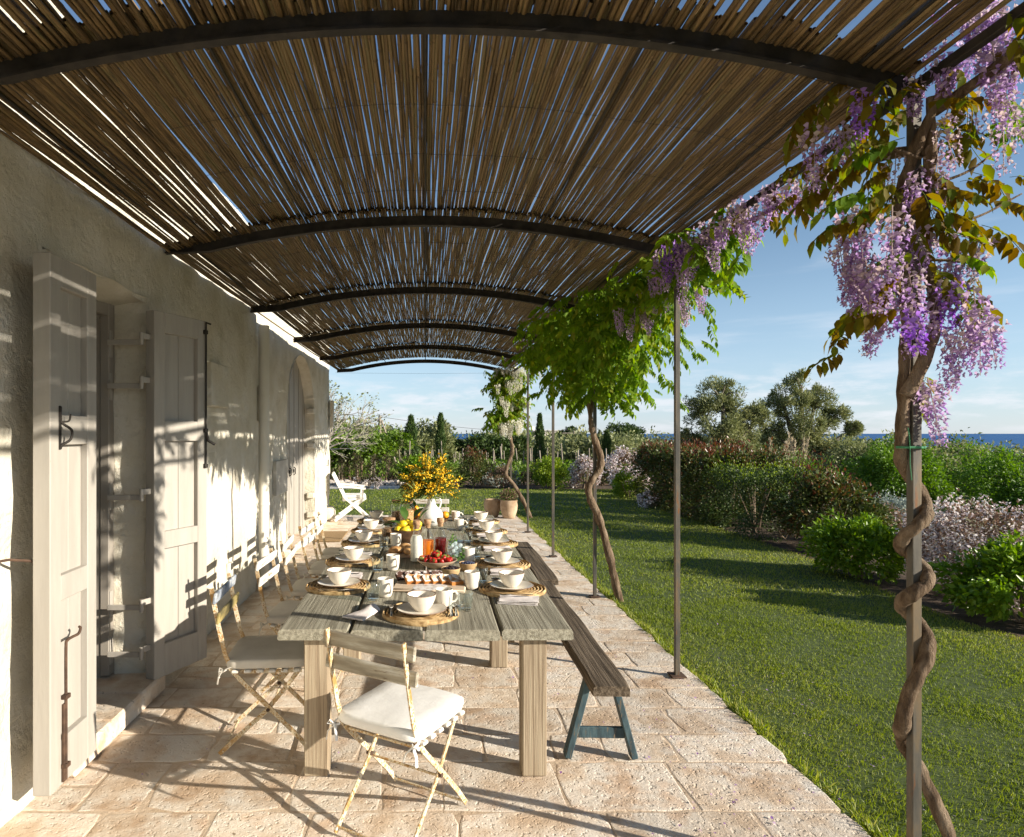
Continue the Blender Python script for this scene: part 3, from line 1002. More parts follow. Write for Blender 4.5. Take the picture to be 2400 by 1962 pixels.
# down pipe, covers, cable slots
dp = MB()
dp.tube([(.055, 6.84 - HY, .02), (.055, 6.84 - HY, 2.80)], .056, 20)
dp.build('downpipe', MT['pipe'], house, smooth=40)
for z in (.9, 2.05):
    MB().lathe([(.058, -.012), (.062, -.012), (.062, .012), (.058, .012)], 20, (.055, 6.84 - HY, z), cap0=False).build('pipe_bracket', MT['pipe'], house, smooth=40)
for (y, z, w, h, x) in ((5.36, 2.05, .44, .36, .03), (7.22, 1.98, .22, .40, -.05), (12.32, 2.02, .16, .52, -.02)):
    MB().box((x, y - HY, z), (.07, w, h), .008).build('meter_cover', MT['plaster'], house)
MB().box((.024, 5.75 - HY, .42), (.03, .11, .14), .006).build('socket_cover', MT['pipe'], house)
MB().box((-.055, 8.1 - HY, 1.10), (.05, .62, .42), .006).build('patch_panel', M('bare_cement_patch', [(0, (.48, .45, .40)), (1, (.66, .63, .57))], 4, rough=.95), house)
for (y, z) in ((7.3, .95), (11.9, 1.05)):
    MB().tube([(-.06, y - HY, z), (-.03, y - HY, z), (-.03, y - HY, z + .10), (-.03, y + .04 - HY, z + .10)], .007, 6).build('wall_hook', MT['iron'], house)
MB().box((.10 - .18, 12.2 - HY, .12), (.26, .36, .26), .05).build('stone_base', MT['plaster'], house, smooth=50)

# ------------------------------------------------------------------ pergola
perg = thing('pergola', 'arched iron pergola roofed with dry cane mats over the terrace', 'pergola', (0, 6, 0))
PY = [2.24 + 2.11 * k for k in range(-1, 6)]
PX = 1.71


def roofz(x):
    return 3.13 - .25 * (x / 1.75) ** 2


def arch_mesh():
    m = MB()
    for (hh, tt, off) in ((.062, .008, -.031), (.010, .040, -.066)):
        o = len(m.v)
        N = 36
        for i in range(N + 1):
            x = -1.765 + (PX + .02 + 1.765) * i / N
            z = roofz(x) + off
            if i <= 2:
                z = roofz(-1.765 + (PX + .02 + 1.765) * 3 / N) + off - .004 * (3 - i)
            for (b, c) in ((-1, -1), (1, -1), (1, 1), (-1, 1)):
                m.v.append((x, b * tt / 2, z + c * hh / 2))
        for i in range(N):
            for k in range(4):
                a, b = o + i * 4 + k, o + i * 4 + (k + 1) % 4
                m.f.append((a, b, b + 4, a + 4))
        m.f.append((o + 3, o + 2, o + 1, o))
        e = o + N * 4
        m.f.append((e, e + 1, e + 2, e + 3))
    return m.mesh('arch')


am = arch_mesh()
for y in PY:
    ob('arch', am, MT['iron'], perg, (0, y - 6, 0))
pm = MB().box((0, 0, 1.42), (.032, .032, 2.86), .002).mesh('post')
for y in PY:  # the first post stands out of view, kept for its shadow
    ob('post', pm, MT['postiron'], perg, (PX, y - 6, 0))
fm = MB().box((0, 0, .006), (.10, .10, .010), .002).mesh('base_plate')
for y in PY[1:]:
    ob('base_plate', fm, MT['rustiron'], perg, (PX, y - 6, .002))
MB().box((PX + .012, .3, 2.868), (.03, 13.3, .034), .003).build('eave_beam', MT['iron'], perg)
for x in (-1.60, -.80, .0, .80, 1.52):
    MB().tube([(x, -7.6, roofz(x) + .006), (x, -2, roofz(x) + .004), (x, 3, roofz(x) + .006), (x, 6.86, roofz(x) + .004)], .007, 6).build('purlin', MT['iron'], perg)


def cane_mesh(L, r, n=7, bow=.01, step=.19):
    """reed with swollen joints, from y = 0 to y = L"""
    prof = []
    y = 0.0
    ph = random.uniform(.05, step)
    nodes = []
    while ph < L:
        nodes.append(ph)
        ph += step * random.uniform(.8, 1.25)
    ys = sorted(set([0, L] + [a for nd_ in nodes for a in (nd_ - .012, nd_, nd_ + .012) if 0 < a < L]))
    pts, rad = [], []
    p1, p2 = random.uniform(0, 6), random.uniform(0, 6)
    for a in ys:
        rr = r * (1.0 if all(abs(a - q) > .002 for q in nodes) else 1.16) * (1 - .06 * a / L)
        pts.append(((math.sin(a * 3.1 + p1) + .6 * math.sin(a * 7.3 + p2)) * bow * .8, a, math.sin(a * 2.7 + p2) * bow * .5))
        rad.append(rr)
    m = MB().tube(pts, rad, n, cap=False)
    return m


BAYS = [(PY[k] - .07, PY[k + 1] + .03) for k in range(6)]
CR = (.0066, .0074, .008, .0085, .009, .0095, .0105, .0078, .0088, .0098)
variants = [cane_mesh(2.21, r, bow=random.uniform(.0025, .0045)).mesh('cane', 60) for r in CR]
for v in variants:
    v.materials.append(MT['cane'])
farV = [cane_mesh(2.21, r, n=5, bow=.0038, step=.28) for r in CR]
rest, rest_r = [], []
cnt = 0


def cane_row():
    s = -1.765
    out = []
    while s < 1.70:
        k = random.randrange(len(CR))
        out.append((s + CR[k], k))
        g = random.uniform(-.0048, -.0002)
        if s < -.95:
            g = random.uniform(-.0065, -.0028)
        elif random.random() < .10:
            g += random.uniform(.001, .0045)
        s += 2 * CR[k] + g
    return out


behind = [(PY[0] - 2.18, PY[0] + .03)]  # unseen mat bay at the camera's back, added for its shade
for bi, (y0, y1) in enumerate(BAYS + behind):
    for s, kv in cane_row():
        z = roofz(s) + .026 + random.uniform(-.004, .004)
        if s < -1.5:
            z += random.uniform(-.008, .002)
        yj = random.uniform(-.035, .03)
        skew = .0012 * math.sin(s * 4 + bi * 2) + random.uniform(-.0010, .0010)
        # the mats' largest-looking canes are the ones over the near half of the table
        if bi in (0, 1) and cnt < 292:
            o = ob('cane', variants[kv], None, perg, (s, y0 + yj - 6, z))
            if random.random() < .35:
                o.rotation_euler = (R(.6), R(180), skew)
            else:
                o.rotation_euler = (R(.6), random.uniform(0, 6), skew)
            cnt += 1
        else:
            if bi == 3 and s < -1.62 and random.random() < .8:
                continue
            m = farV[kv]
            mt = Matrix.Translation((s, y0 + yj - 6, z)) @ Matrix.Rotation(skew, 4, 'Z') @ Matrix.Rotation(R(.6), 4, 'X')
            V = np.array(m.v)
            M3 = np.array(mt)
            rest.append((V @ M3[:3, :3].T + M3[:3, 3], np.array(m.f)))
            rest_r.append(random.random())
off, Vs, Fs, Rs = 0, [], [], []
for (V, F), r_ in zip(rest, rest_r):
    Vs.append(V)
    Fs.append(F + off)
    off += len(V)
    Rs.append(np.clip(r_ + .25 * rng.normal(size=len(F)), 0, 1))
me = np_mesh('canes', np.concatenate(Vs), np.concatenate(Fs), np.concatenate(Rs))
me.shade_smooth()
o = ob('cane_mat', me, MT['canefar'], perg)
o['kind'] = 'stuff'
# tie wires across the canes
wm = MB()
for k in range(6):
    y0, y1 = BAYS[k]
    for t in (.10, .34, .58, .82):
        yy = y0 + (y1 - y0) * t - 6
        wm.tube([(x, yy + .006 * math.sin(x * 9), roofz(x) + .0145 + .0015 * math.sin(x * 70) + .022 * t) for x in np.linspace(-1.72, 1.68, 60)], .0012, 4, cap=False)
wm.build('tie_wire', MT['wire'], perg)

# ------------------------------------------------------------------ table
ZT = .72
table = thing('dining_table', 'long weathered plank table laid for breakfast under the pergola', 'table', (0, 5.16, 0))


def plank(x0, x1, x0b, x1b, y0, y1):
    """thick worn board: x0..x1 at the near end, x0b..x1b at the far end"""
    m = MB()
    N = 46
    sect = lambda a, b: [(a, .006), (a + .008, 0), (b - .008, 0), (b, .006), (b, .036), (b - .010, .048), (b - (b - a) * .33, .050), (b - (b - a) * .66, .0495), (a + .010, .048), (a, .036)]
    K = 10
    for i in range(N + 1):
        t = i / N
        yy = y0 + (y1 - y0) * (t if 0 < i < N else t)
        a = x0 + (x0b - x0) * t
        b = x1 + (x1b - x1) * t
        endf = .7 if i in (0, N) else 1.0
        for k, (x, z) in enumerate(sect(a, b)):
            ny = noise.noise(Vector((x * 6, yy * 1.7, 3.1)))
            nz_ = noise.noise(Vector((x * 30, yy * 2.0, 7.7)))
            yj = (.012 * noise.noise(Vector((x * 25, 0, 1.0))) if i in (0, N) else 0)
            if i == 0 and k in (4, 5, 6, 7, 8, 9):
                yj += .012
            m.v.append((x + (.004 * ny if k in (0, 3, 4, 9) else 0), yy + yj - 5.16, ZT - .050 + z + (.0016 * nz_ if k >= 4 else 0)))
    for i in range(N):
        for k in range(K):
            a, b = i * K + k, i * K + (k + 1) % K
            m.f.append((a, b, b + K, a + K))
    m.f.append(tuple(range(K))[::-1])
    m.f.append(tuple(N * K + k for k in range(K)))
    return m


def lrp(f):
    n_, f_ = -.705 + 1.41 * f, -.70 + 1.48 * f
    return n_, f_


for (f0, f1, e0, e1) in ((0, .243, 3.03, 7.30), (.247, .493, 3.015, 7.32), (.4955, .752, 3.02, 7.29), (.757, 1, 3.035, 7.31)):
    a, ab = lrp(f0)
    b, bb = lrp(f1)
    plank(a + .002, b - .002, ab + .002, bb - .002, e0, e1).build('plank', MT['tabletop'], table, smooth=45)
for (y, xs) in ((3.13, .525), (4.56, .52), (7.12, .55)):
    for s in (-1, 1):
        MB().box((s * xs, y - 5.16, .335), (.118, .11, .67), .006).build('leg', MT['legwood'], table)
ap = MB()
for s in (-1, 1):
    ap.box((s * .44, 0, .625), (.03, 3.8, .085), .003)
for y in (3.55, 4.56, 7.12):
    ap.box((0, y - 5.16, .62), (.84, .03, .08), .003)
ap.build('apron', MT['legwood'], table)


# ------------------------------------------------------------------ bistro chairs
def cushion_mesh(w, d, h, seed=0):
    m = MB()
    n = 40
    rnd = random.Random(seed)
    prof = [(.94, 0), (.985, .07), (1.0, .25), (1.0, .70), (.985, .90), (.95, .99), (.6, 1.03), (.25, 1.04)]
    for (f, z) in prof:
        for k in range(n):
            a = 2 * math.pi * k / n
            c, s = math.cos(a), math.sin(a)
            e = 9
            r = 1 / ((abs(c) ** e + abs(s) ** e) ** (1 / e))
            x, y = c * r * w / 2 * f, s * r * d / 2 * f
            zz = h * z + .004 * noise.noise(Vector((x * 9, y * 9, seed))) * (z > .5)
            m.v.append((x, y, zz))
    for i in range(len(prof) - 1):
        for k in range(n):
            a, b = i * n + k, i * n + (k + 1) % n
            m.f.append((a, b, b + n, a + n))
    m.f.append(tuple(range(n))[::-1])
    e = (len(prof) - 1) * n
    m.f.append(tuple(e + k for k in range(n)))
    return m


def bistro_chair(label, loc, rz, slat0, slat1, cushmat, group=None):
    c = thing('folding_chair', label, 'chair', loc, rz, group)
    hx = .185
    up = [(.235, .012), (.16, .10), (.02, .245), (-.12, .385), (-.172, .445), (-.205, .53), (-.235, .66), (-.262, .80), (-.272, .86)]
    lg = [(.165, .43), (.10, .345), (.0, .225), (-.14, .10), (-.235, .012)]
    for s in (-1, 1):
        MB().bar(up, s * hx, .022, .007).build('upright', MT['chairmetal'], c)
        MB().bar(lg, s * (hx - .012), .022, .007).build('leg', MT['chairmetal'], c)
        MB().tube([(s * (hx + .006), .012, .236), (s * (hx - .02), .012, .236)], .010, 10).build('rivet', MT['rustiron'], c)
        MB().bar([(-.18, .425), (.18, .425)], s * (hx - .024), .018, .006).build('seat_rail', MT['chairmetal'], c)
    for (y, z) in ((.215, .028), (-.215, .028), (.02, .225), (-.165, .42)):
        MB().tube([(-hx + .004, y, z), (hx - .004, y, z)], .0055, 8).build('crossbar', MT['chairmetal'], c, smooth=40)
    for i, (z, y) in enumerate(((.815, -.262), (.715, -.245))):
        mm = MB().box((0, 0, 0), (.445, .017, .058), .005, mat=Matrix.Translation((0, y + .014, z)) @ Matrix.Rotation(R(-9), 4, 'X'))
        mm.build('back_slat', (slat0, slat1)[i], c)
    for i in range(6):
        MB().box((0, -.15 + i * .062, .441), (.425, .036, .016), .005).build('seat_slat', MT['slatwhite'], c)
    cu = cushion_mesh(.41, .43, .048, 3).build('cushion', cushmat, c, (0, .005, .4505), smooth=75)
    for s in (-1, 1):
        t = MB()
        x, y = s * .19, -.19
        t.tube([(x, y + .02, .012), (x + s * .012, y - .012, .004), (x + s * .005, y - .03, -.01), (x - s * .012, y - .012, -.004)], .006, 6, flat=.5)
        t.tube([(x, y - .03, -.004), (x + s * .025, y - .045, -.03), (x + s * .03, y - .05, -.065)], .006, 6, flat=.4)
        t.tube([(x, y - .03, -.004), (x - s * .02, y - .05, -.025), (x - s * .028, y - .055, -.055)], .006, 6, flat=.4)
        t.tube([(x, y - .03, -.002), (x + s * .02, y - .04, .014), (x + s * .034, y - .04, -.002), (x, y - .03, -.004)], .005, 6, flat=.5)
        t.build('tie', cushmat, cu, smooth=60)
    return c


bistro_chair('rusty cream folding chair with white cushion and bare grey slats at table head', (-.10, 2.735, 0), R(-31), MT['slatgrey'], MT['slatgrey'], MT['canvas'])
lx = -.83
bistro_chair('folding chair with blue and ochre back slats and grey cushion by the wall', (lx, 3.46, 0), R(-86), MT['slatblue'], MT['slatyellow'], MT['canvasgrey'], 'folding chairs along the wall side')
ords = ['second', 'third', 'fourth', 'fifth', 'sixth']
base = None
for i, (x, y, a) in enumerate(((-.80, 4.22, -92), (-.80, 4.90, -87), (-.79, 5.62, -93), (-.80, 6.28, -88))):
    lab = 'white flaking folding chair, %s along the wall side from the blue backed one' % ('next', 'second', 'third', 'fourth')[i]
    if base is None:
        base = bistro_chair(lab, (x, y, 0), R(a), MT['slatwhite'], MT['slatwhite'], MT['canvasgrey'], 'folding chairs along the wall side')
    else:
        dup(base, (x, y, 0), R(a), lab)
ec = dup(base, (.06, 7.62, 0), R(178), 'white folding chair at the far table head behind the vase')
if 'group' in ec:
    del ec['group']


# ------------------------------------------------------------------ benches
def bench(label, p0, p1, tealm):
    d = Vector(p1) - Vector(p0)
    L = d.length
    rz = math.atan2(d.y, d.x) - math.pi / 2
    b = thing('bench', label, 'bench', (p0[0], p0[1], 0), rz, 'benches along the lawn side')
    m = MB()
    N, W, T = 24, .185, .048
    for i in range(N + 1):
        y = L * i / N
        wv = .006 * math.sin(y * 2.3) + .004 * math.sin(y * 7)
        ec_ = .03 if i in (0, N) else 0
        for (x, z) in ((-W / 2 + wv, 0), (W / 2 + wv, 0), (W / 2 + wv, T * .75), (W / 2 - .012 + wv, T), (-W / 2 + .012 + wv, T), (-W / 2 + wv, T * .75)):
            m.v.append((x * (1 - ec_ * 2), y, .40 + z))
    for i in range(N):
        for k in range(6):
            a, c = i * 6 + k, i * 6 + (k + 1) % 6
            m.f.append((a, c, c + 6, a + 6))
    m.f.append((5, 4, 3, 2, 1, 0))
    m.f.append(tuple(N * 6 + k for k in range(6)))
    m.build('seat', MT['benchwood'], b, smooth=45)
    for y in (.22, L - .22):
        for s in (-1, 1):
            mt = Matrix.Translation((s * .116, y, .203)) @ Matrix.Rotation(s * R(-15), 4, 'Y')
            MB().box((0, 0, 0), (.034, .062, .41), .004, mat=mt).build('leg', tealm, b)
        MB().box((0, y, .13), (.24, .022, .055), .003).build('stretcher', tealm, b)
    return b


bench('dark worn plank bench on teal trestle legs beside the cake end of the table', (.885, 3.04, 0), (.945, 5.22, 0), MT['teal'])
bench('second dark plank bench beyond the first one, towards the terracotta pots', (1.01, 5.28, 0), (1.06, 7.1, 0), MT['teal'])

# ------------------------------------------------------------------ place settings
bowl_me = MB().lathe([(.030, 0), (.034, .004), (.046, .016), (.060, .036), (.070, .060), (.0765, .085)], 32).mesh('bowl', 50)
bowl_in = MB().lathe([(.0715, .0845), (.066, .060), (.056, .038), (.042, .020), (.020, .011), (.004, .010)], 32, cap0=False, cap1=True).mesh('bowl_inside', 50)
bowl_rim = MB().lathe([(.0765, .0848), (.0762, .0868), (.0740, .0878), (.0718, .0868), (.0715, .0844)], 32, cap0=False).mesh('bowl_rim', 60)
plate_me = MB().lathe([(.066, 0), (.078, .003), (.102, .010), (.128, .019), (.129, .0205), (.126, .0225), (.100, .0145), (.082, .009), (.060, .0075), (.003, .0072)], 40, cap1=True).mesh('plate', 50)
plate_rim = MB().lathe([(.1285, .0188), (.1302, .0208), (.1275, .0232), (.1258, .0222)], 40, cap0=False).mesh('plate_rim', 60)


def mat_mesh():
    m = MB()
    pts, rad = [], []
    turns, seg = 10, 26
    for i in range(turns * seg + 1):
        a = 2 * math.pi * i / seg
        r = .008 + .0195 * i / seg
        rr = .0108 * (1 + .10 * math.sin(i * 2.4))
        pts.append((r * math.cos(a), r * math.sin(a), .006 + .0012 * math.sin(i * 2.4)))
        rad.append(rr)
    m.tube(pts, rad, 6, flat=.5)
    return m.mesh('placemat', 50)


mat_me = mat_mesh()
for me_ in (bowl_me, bowl_in, plate_me):
    me_.materials.append(MT['cream'])
for me_ in (bowl_rim, plate_rim):
    me_.materials.append(MT['rim'])
mat_me.materials.append(MT['straw'])


def handle_pts(r, z0, z1, out):
    return [(r - .004, 0, z1), (r + out * .55, 0, z1 + .004), (r + out, 0, (z0 * .35 + z1 * .65)), (r + out * .95, 0, (z0 * .6 + z1 * .4)), (r + out * .55, 0, z0 + .004), (r - .006, 0, z0)]


mug_me = MB().lathe([(.030, 0), (.034, .003), (.040, .020), (.0445, .050), (.0455, .080), (.0455, .102), (.0445, .104), (.042, .102), (.042, .07), (.040, .03), (.034, .012), (.003, .010)], 28, cap1=True).mesh('mug', 50)
mugh_me = MB().tube(handle_pts(.0445, .030, .082, .034), .0065, 8).mesh('handle', 60)
for me_ in (mug_me, mugh_me):
    me_.materials.append(MT['cream'])
gl_me = MB().lathe([(.030, 0), (.0335, .003), (.038, .06), (.0405, .096), (.0395, .097), (.0372, .06), (.0330, .016), (.003, .014)], 28, cap1=True).mesh('tumbler', 50)
gl_me.materials.append(MT['tumbler'])


def ribbon_handle(m, L, w0, w1, z=.0):
    pts = [(0, 0, z), (0, L * .3, z + .004), (0, L * .7, z + .005), (0, L, z + .008)]
    m.tube(pts, [w0, w0 * .8, w1, w1], 8, flat=.28)


fork_me = MB()
ribbon_handle(fork_me, .13, .0075, .0035, .004)
fork_me.add([(-.004, .125, .010), (.004, .125, .010), (.011, .150, .008), (-.011, .150, .008), (-.004, .125, .013), (.004, .125, .013), (.011, .150, .011), (-.011, .150, .011)],
            [(0, 1, 2, 3), (4, 5, 6, 7), (0, 1, 5, 4), (1, 2, 6, 5), (2, 3, 7, 6), (3, 0, 4, 7)])
for k in range(4):
    fork_me.tube([(-.0093 + .0062 * k, .149, .0095), (-.0093 + .0062 * k, .172, .009), (-.0093 + .0062 * k, .192, .014)], [.0016, .0016, .0009], 5)
fork_me = fork_me.mesh('fork', 50)
spoon_me = MB()
ribbon_handle(spoon_me, .135, .0075, .0035, .004)
spoon_me.ball((0, .163, .012), .031, 14, 8, (.68, 1.0, .20))
spoon_me = spoon_me.mesh('spoon', 60)
knife_me = MB()
ribbon_handle(knife_me, .095, .0075, .0065, .005)
knife_me.prism([(-.0065, .09), (.007, .09), (.009, .15), (.006, .195), (-.003, .212), (-.0065, .20)], 'z', .008, .0098)
knife_me = knife_me.mesh('knife', 40)
for me_ in (fork_me, spoon_me, knife_me):
    me_.materials.append(MT['steel'])


def napkin_mesh(seed, w=.125, d=.215):
    m = MB()
    nx, ny = 7, 9
    r_ = random.Random(seed)
    z0 = .0
    for layer in range(3):
        o = len(m.v)
        dx, dy = r_.uniform(-.006, .006), r_.uniform(-.006, .006)
        for top in (0, 1):
            for j in range(ny + 1):
                for i in range(nx + 1):
                    x, y = -w / 2 + w * i / nx, -d / 2 + d * j / ny
                    lift = .004 * layer + .0032 * top + .006 * noise.noise(Vector((x * 22, y * 16, seed + layer * .3))) * (.3 + layer * .6) + .010 * layer * (abs(i / nx - .5) * 2) ** 3 * .4
                    ed = .004 * noise.noise(Vector((x * 40, y * 40, layer + seed)))
                    m.v.append((x + dx + ed, y + dy + ed, max(.0, lift)))
        K = (nx + 1) * (ny + 1)
        for j in range(ny):
            for i in range(nx):
                a = o + j * (nx + 1) + i
                m.f.append((a, a + 1, a + nx + 2, a + nx + 1))
                a += K
                m.f.append((a, a + 1, a + nx + 2, a + nx + 1))
        bnd = [i for i in range(nx + 1)] + [j * (nx + 1) + nx for j in range(1, ny + 1)] + [ny * (nx + 1) + i for i in range(nx - 1, -1, -1)] + [j * (nx + 1) for j in range(ny - 1, 0, -1)]
        for a, b in zip(bnd, bnd[1:] + bnd[:1]):
            m.f.append((o + a, o + b, o + b + K, o + a + K))
    return m.mesh('napkin', 60)


nap_me = [napkin_mesh(s) for s in (1, 2, 3)]
for me_ in nap_me:
    me_.materials.append(MT['linen'])


def roll_napkin():
    m = MB()
    nx, ny = 12, 8
    for lay in range(3):
        o = len(m.v)
        for top in (0, 1):
            for j in range(ny + 1):
                t = j / ny
                for i in range(nx + 1):
                    s = i / nx - .5
                    w = (.125 - .050 * t)
                    x = s * w
                    z = .004 * lay + .003 * top + .030 * max(0, t - .15) * (1 - (2 * s) ** 2) + .004 * noise.noise(Vector((x * 30, t * 4, lay)))
                    m.v.append((x + lay * .004, -.10 + .20 * t - .006 * lay, max(0, z)))
        K = (nx + 1) * (ny + 1)
        for j in range(ny):
            for i in range(nx):
                a = o + j * (nx + 1) + i
                m.f.append((a, a + 1, a + nx + 2, a + nx + 1))
                a += K
                m.f.append((a, a + 1, a + nx + 2, a + nx + 1))
        bnd = [i for i in range(nx + 1)] + [j * (nx + 1) + nx for j in range(1, ny + 1)] + [ny * (nx + 1) + i for i in range(nx - 1, -1, -1)] + [j * (nx + 1) for j in range(ny - 1, 0, -1)]
        for a, b in zip(bnd, bnd[1:] + bnd[:1]):
            m.f.append((o + a, o + b, o + b + K, o + a + K))
    return m.mesh('napkin', 60)


ORD = ['first', 'second', 'third', 'fourth', 'fifth']


def setting(x, y, side, k, mug=None, glass=None, nap=None):
    """side: 'head', 'chair' or 'bench'; ang is the way the guest looks"""
    ang = {'head': 0, 'chair': R(-90), 'bench': R(90)}[side]
    w2 = 'at the table head by the rusty chair' if side == 'head' else '%s place on the %s side from the cake end' % (ORD[k], side)
    mz = ZT + .0125
    tag(ob('placemat', mat_me, None, None, (x, y, ZT + .0008), random.uniform(0, 6)), 'round woven straw placemat, ' + w2, 'placemat', 'round placemats')
    p = thing('plate', 'cream plate with brown rim, ' + w2, 'plate', (x, y, mz), 0, 'cream plates')
    ob('dish', plate_me, None, p)
    ob('rim', plate_rim, None, p)
    b = thing('bowl', 'cream breakfast bowl, ' + w2, 'bowl', (x, y, mz + .0076), random.uniform(0, 6), 'cream bowls')
    ob('body', bowl_me, None, b)
    ob('inside', bowl_in, None, b)
    ob('rim', bowl_rim, None, b)
    if mug:
        mg = thing('mug', 'cream mug, ' + w2, 'mug', (mug[0], mug[1], ZT + .001), mug[2], 'cream mugs')
        ob('body', mug_me, None, mg)
        ob('handle', mugh_me, None, mg)
    if glass:
        tag(ob('water_glass', gl_me, None, None, (glass[0], glass[1], ZT + .001)), 'empty clear glass tumbler, ' + w2, 'glass', 'glass tumblers')
    f = Vector((-math.sin(ang), math.cos(ang)))       # forward of the guest
    r = Vector((f.y, -f.x))                           # the guest's right hand
    c = Vector((x, y))

    def lay(name, me, off_r, off_f, a, z=mz + .001):
        q = c + r * off_r + f * off_f
        tag(ob(name, me, None, None, (q.x, q.y, z), ang + a), 'steel %s, %s' % (name, w2), name, 'table cutlery')
    lay('knife', knife_me, .150, -.10, R(random.uniform(-4, 4)))
    lay('spoon', spoon_me, .176, -.09, R(random.uniform(-5, 5)))
    if side == 'head':
        lay('fork', fork_me, -.150, -.10, R(3))
        t = tag(ob('napkin', roll_napkin(), MT['linen'], None, (-.318, 3.285, ZT + .001), R(-28)), 'pale linen napkin folded to a point left of the head setting', 'napkin', 'linen napkins')
    else:
        q = c - r * (.26 if nap is None else nap[0]) + f * (0 if nap is None else nap[1])
        tag(ob('napkin', random.choice(nap_me), None, None, (q.x, q.y, ZT + .001), ang + R(random.uniform(-12, 12) + 90 * 0)), 'folded pale linen napkin, ' + w2, 'napkin', 'linen napkins')
        q = c - r * .225 - f * .09
        tag(ob('fork', fork_me, None, None, (q.x, q.y, ZT + .024), ang + R(random.uniform(-8, 8))), 'steel fork, ' + w2, 'fork', 'table cutlery')


setting(-.02, 3.29, 'head', 0, (.100, 3.40, R(20)), (.212, 3.366))
left = [((-.523, 3.877), (-.228, 3.648, R(-62)), (-.290, 3.56)), ((-.52, 4.628), (-.221, 4.356, R(-66)), (-.320, 4.305)), ((-.519, 5.40), (-.244, 5.27, R(-60)), (-.335, 5.16)),
        ((-.516, 6.10), None, None), ((-.519, 6.78), None, None)]
for k, (p, mg, g) in enumerate(left):
    setting(p[0], p[1], 'chair', k, mg, g)
right = [((.511, 3.80), (.279, 3.83, R(100)), (.350, 3.985)), ((.541, 4.526), (.313, 4.63, R(95)), (.375, 4.76)), ((.575, 5.38), None, (.36, 5.45)),
         ((.578, 6.05), (.325, 6.19, R(-5)), (.392, 6.30)), ((.583, 6.72), (.322, 6.80, R(10)), (.385, 7.0))]
for k, (p, mg, g) in enumerate(right):
    setting(p[0], p[1], 'bench', k, mg, g, (.268, 0.0))

# ------------------------------------------------------------------ food and drink
cb = thing('cake_board', 'pale wooden board dusted with sugar under the cake slices', 'board', (.03, 3.86, ZT + .001), R(-6))
MB().box((0, 0, .011), (.43, .27, .020), .007).build('board', MT['board'], cb, smooth=40)
MB().lathe([(.10, 0), (.085, .0012), (.002, .0014)], 24, (.0, -.065, .0214), cap0=False, cap1=True, wob=.1).build('sugar_dust', MT['sugar'], cb)


def slice_mesh(w, d, h):
    return [(-w / 2, 0), (w / 2, 0), (w / 2 * 1.02, h * .75), (w / 2 * .7, h * .97), (0, h * 1.06), (-w / 2 * .7, h * .97), (-w / 2 * 1.02, h * .75)]


def cake_slice(loc, rz, tilt, mat_, label, group):
    t = thing('cake_slice', label, 'cake', loc, rz, group)
    dust_ = MT['sugarchoc'] if mat_ is MT['choc'] else MT['sugardust']
    pr = slice_mesh(.075, 0, .058)
    mt = Matrix.Rotation(tilt, 4, 'Y')
    m = MB()
    m.prism(pr, 'x', -.010, .010)
    m.v = [tuple(mt @ Vector(v)) for v in m.v]
    zmin = min(v[2] for v in m.v)
    m.v = [(v[0], v[1], v[2] - zmin) for v in m.v]
    m.build('crumb', mat_, t)
    s = MB()
    s.prism([(p[0] * 1.015, p[1] + .0012) for p in pr[2:]] + [(p[0] * .96, p[1] - .002) for p in pr[2:]][::-1], 'x', -.0102, .0102)
    s.v = [tuple(mt @ Vector(v)) for v in s.v]
    s.v = [(v[0], v[1], v[2] - zmin) for v in s.v]
    s.build('sugar_crust', dust_, t)
    f = MB()
    f.prism([(p[0] * .93, p[1] * .95 + .003) for p in pr], 'x', .0101, .0108)
    f.v = [tuple(mt @ Vector(v)) for v in f.v]
    f.v = [(v[0], v[1], v[2] - zmin) for v in f.v]
    f.build('dusting', dust_, t)
    return t


zb = ZT + .0225
for k in range(6):
    cake_slice((-.075 + k * .052, 3.86 + .004 * (k % 2), zb), R(-64), R(-58), MT['cake'], 'golden sponge slice dusted with sugar, in the leaning front row', 'golden sponge slices')
tag(cake_slice((.195, 3.83, zb), R(-70), R(-86), MT['cake'], 'golden sponge slice lying flat at the end of the row', None), None)
for k in range(5):
    cake_slice((-.135 + k * .055, 3.945 + .004 * k, zb), R(-62), R(-52), MT['choc'], 'chocolate sponge slice dusted with sugar in the back row', 'chocolate sponge slices')


def open_bowl(name, label, loc, prof, mat_, wob=0.0):
    t = thing(name, label, 'bowl', loc)
    MB().lathe(prof, 32, cap1=True, wob=wob).build('body', mat_, t, smooth=50)
    return t


small = [(.032, 0), (.040, .006), (.056, .028), (.062, .054), (.060, .056), (.057, .053), (.050, .030), (.030, .012), (.002, .011)]
open_bowl('berry_bowl', 'small pale wooden bowl holding blackberries', (.166, 4.16, ZT + .001), small, MT['woodpale'])
open_bowl('berry_bowl', 'small pale wooden bowl holding blueberries', (.289, 4.33, ZT + .001), small, MT['woodpale'])
open_bowl('fruit_dish', 'wide limewashed dish heaped with strawberries', (.079, 4.44, ZT + .001), [(.055, 0), (.065, .004), (.105, .026), (.138, .052), (.140, .056), (.136, .057), (.100, .034), (.06, .014), (.002, .012)], MT['bowltan'], .02)


def bb_mesh():
    m = MB()
    for k in range(16):
        z = 1 - 2 * (k + .5) / 16
        a = k * 2.39996
        r = math.sqrt(1 - z * z)
        m.ball((.0065 * r * math.cos(a), .0065 * r * math.sin(a), .0085 * z), .0042, 5, 4)
    return m.mesh('blackberry', 60)


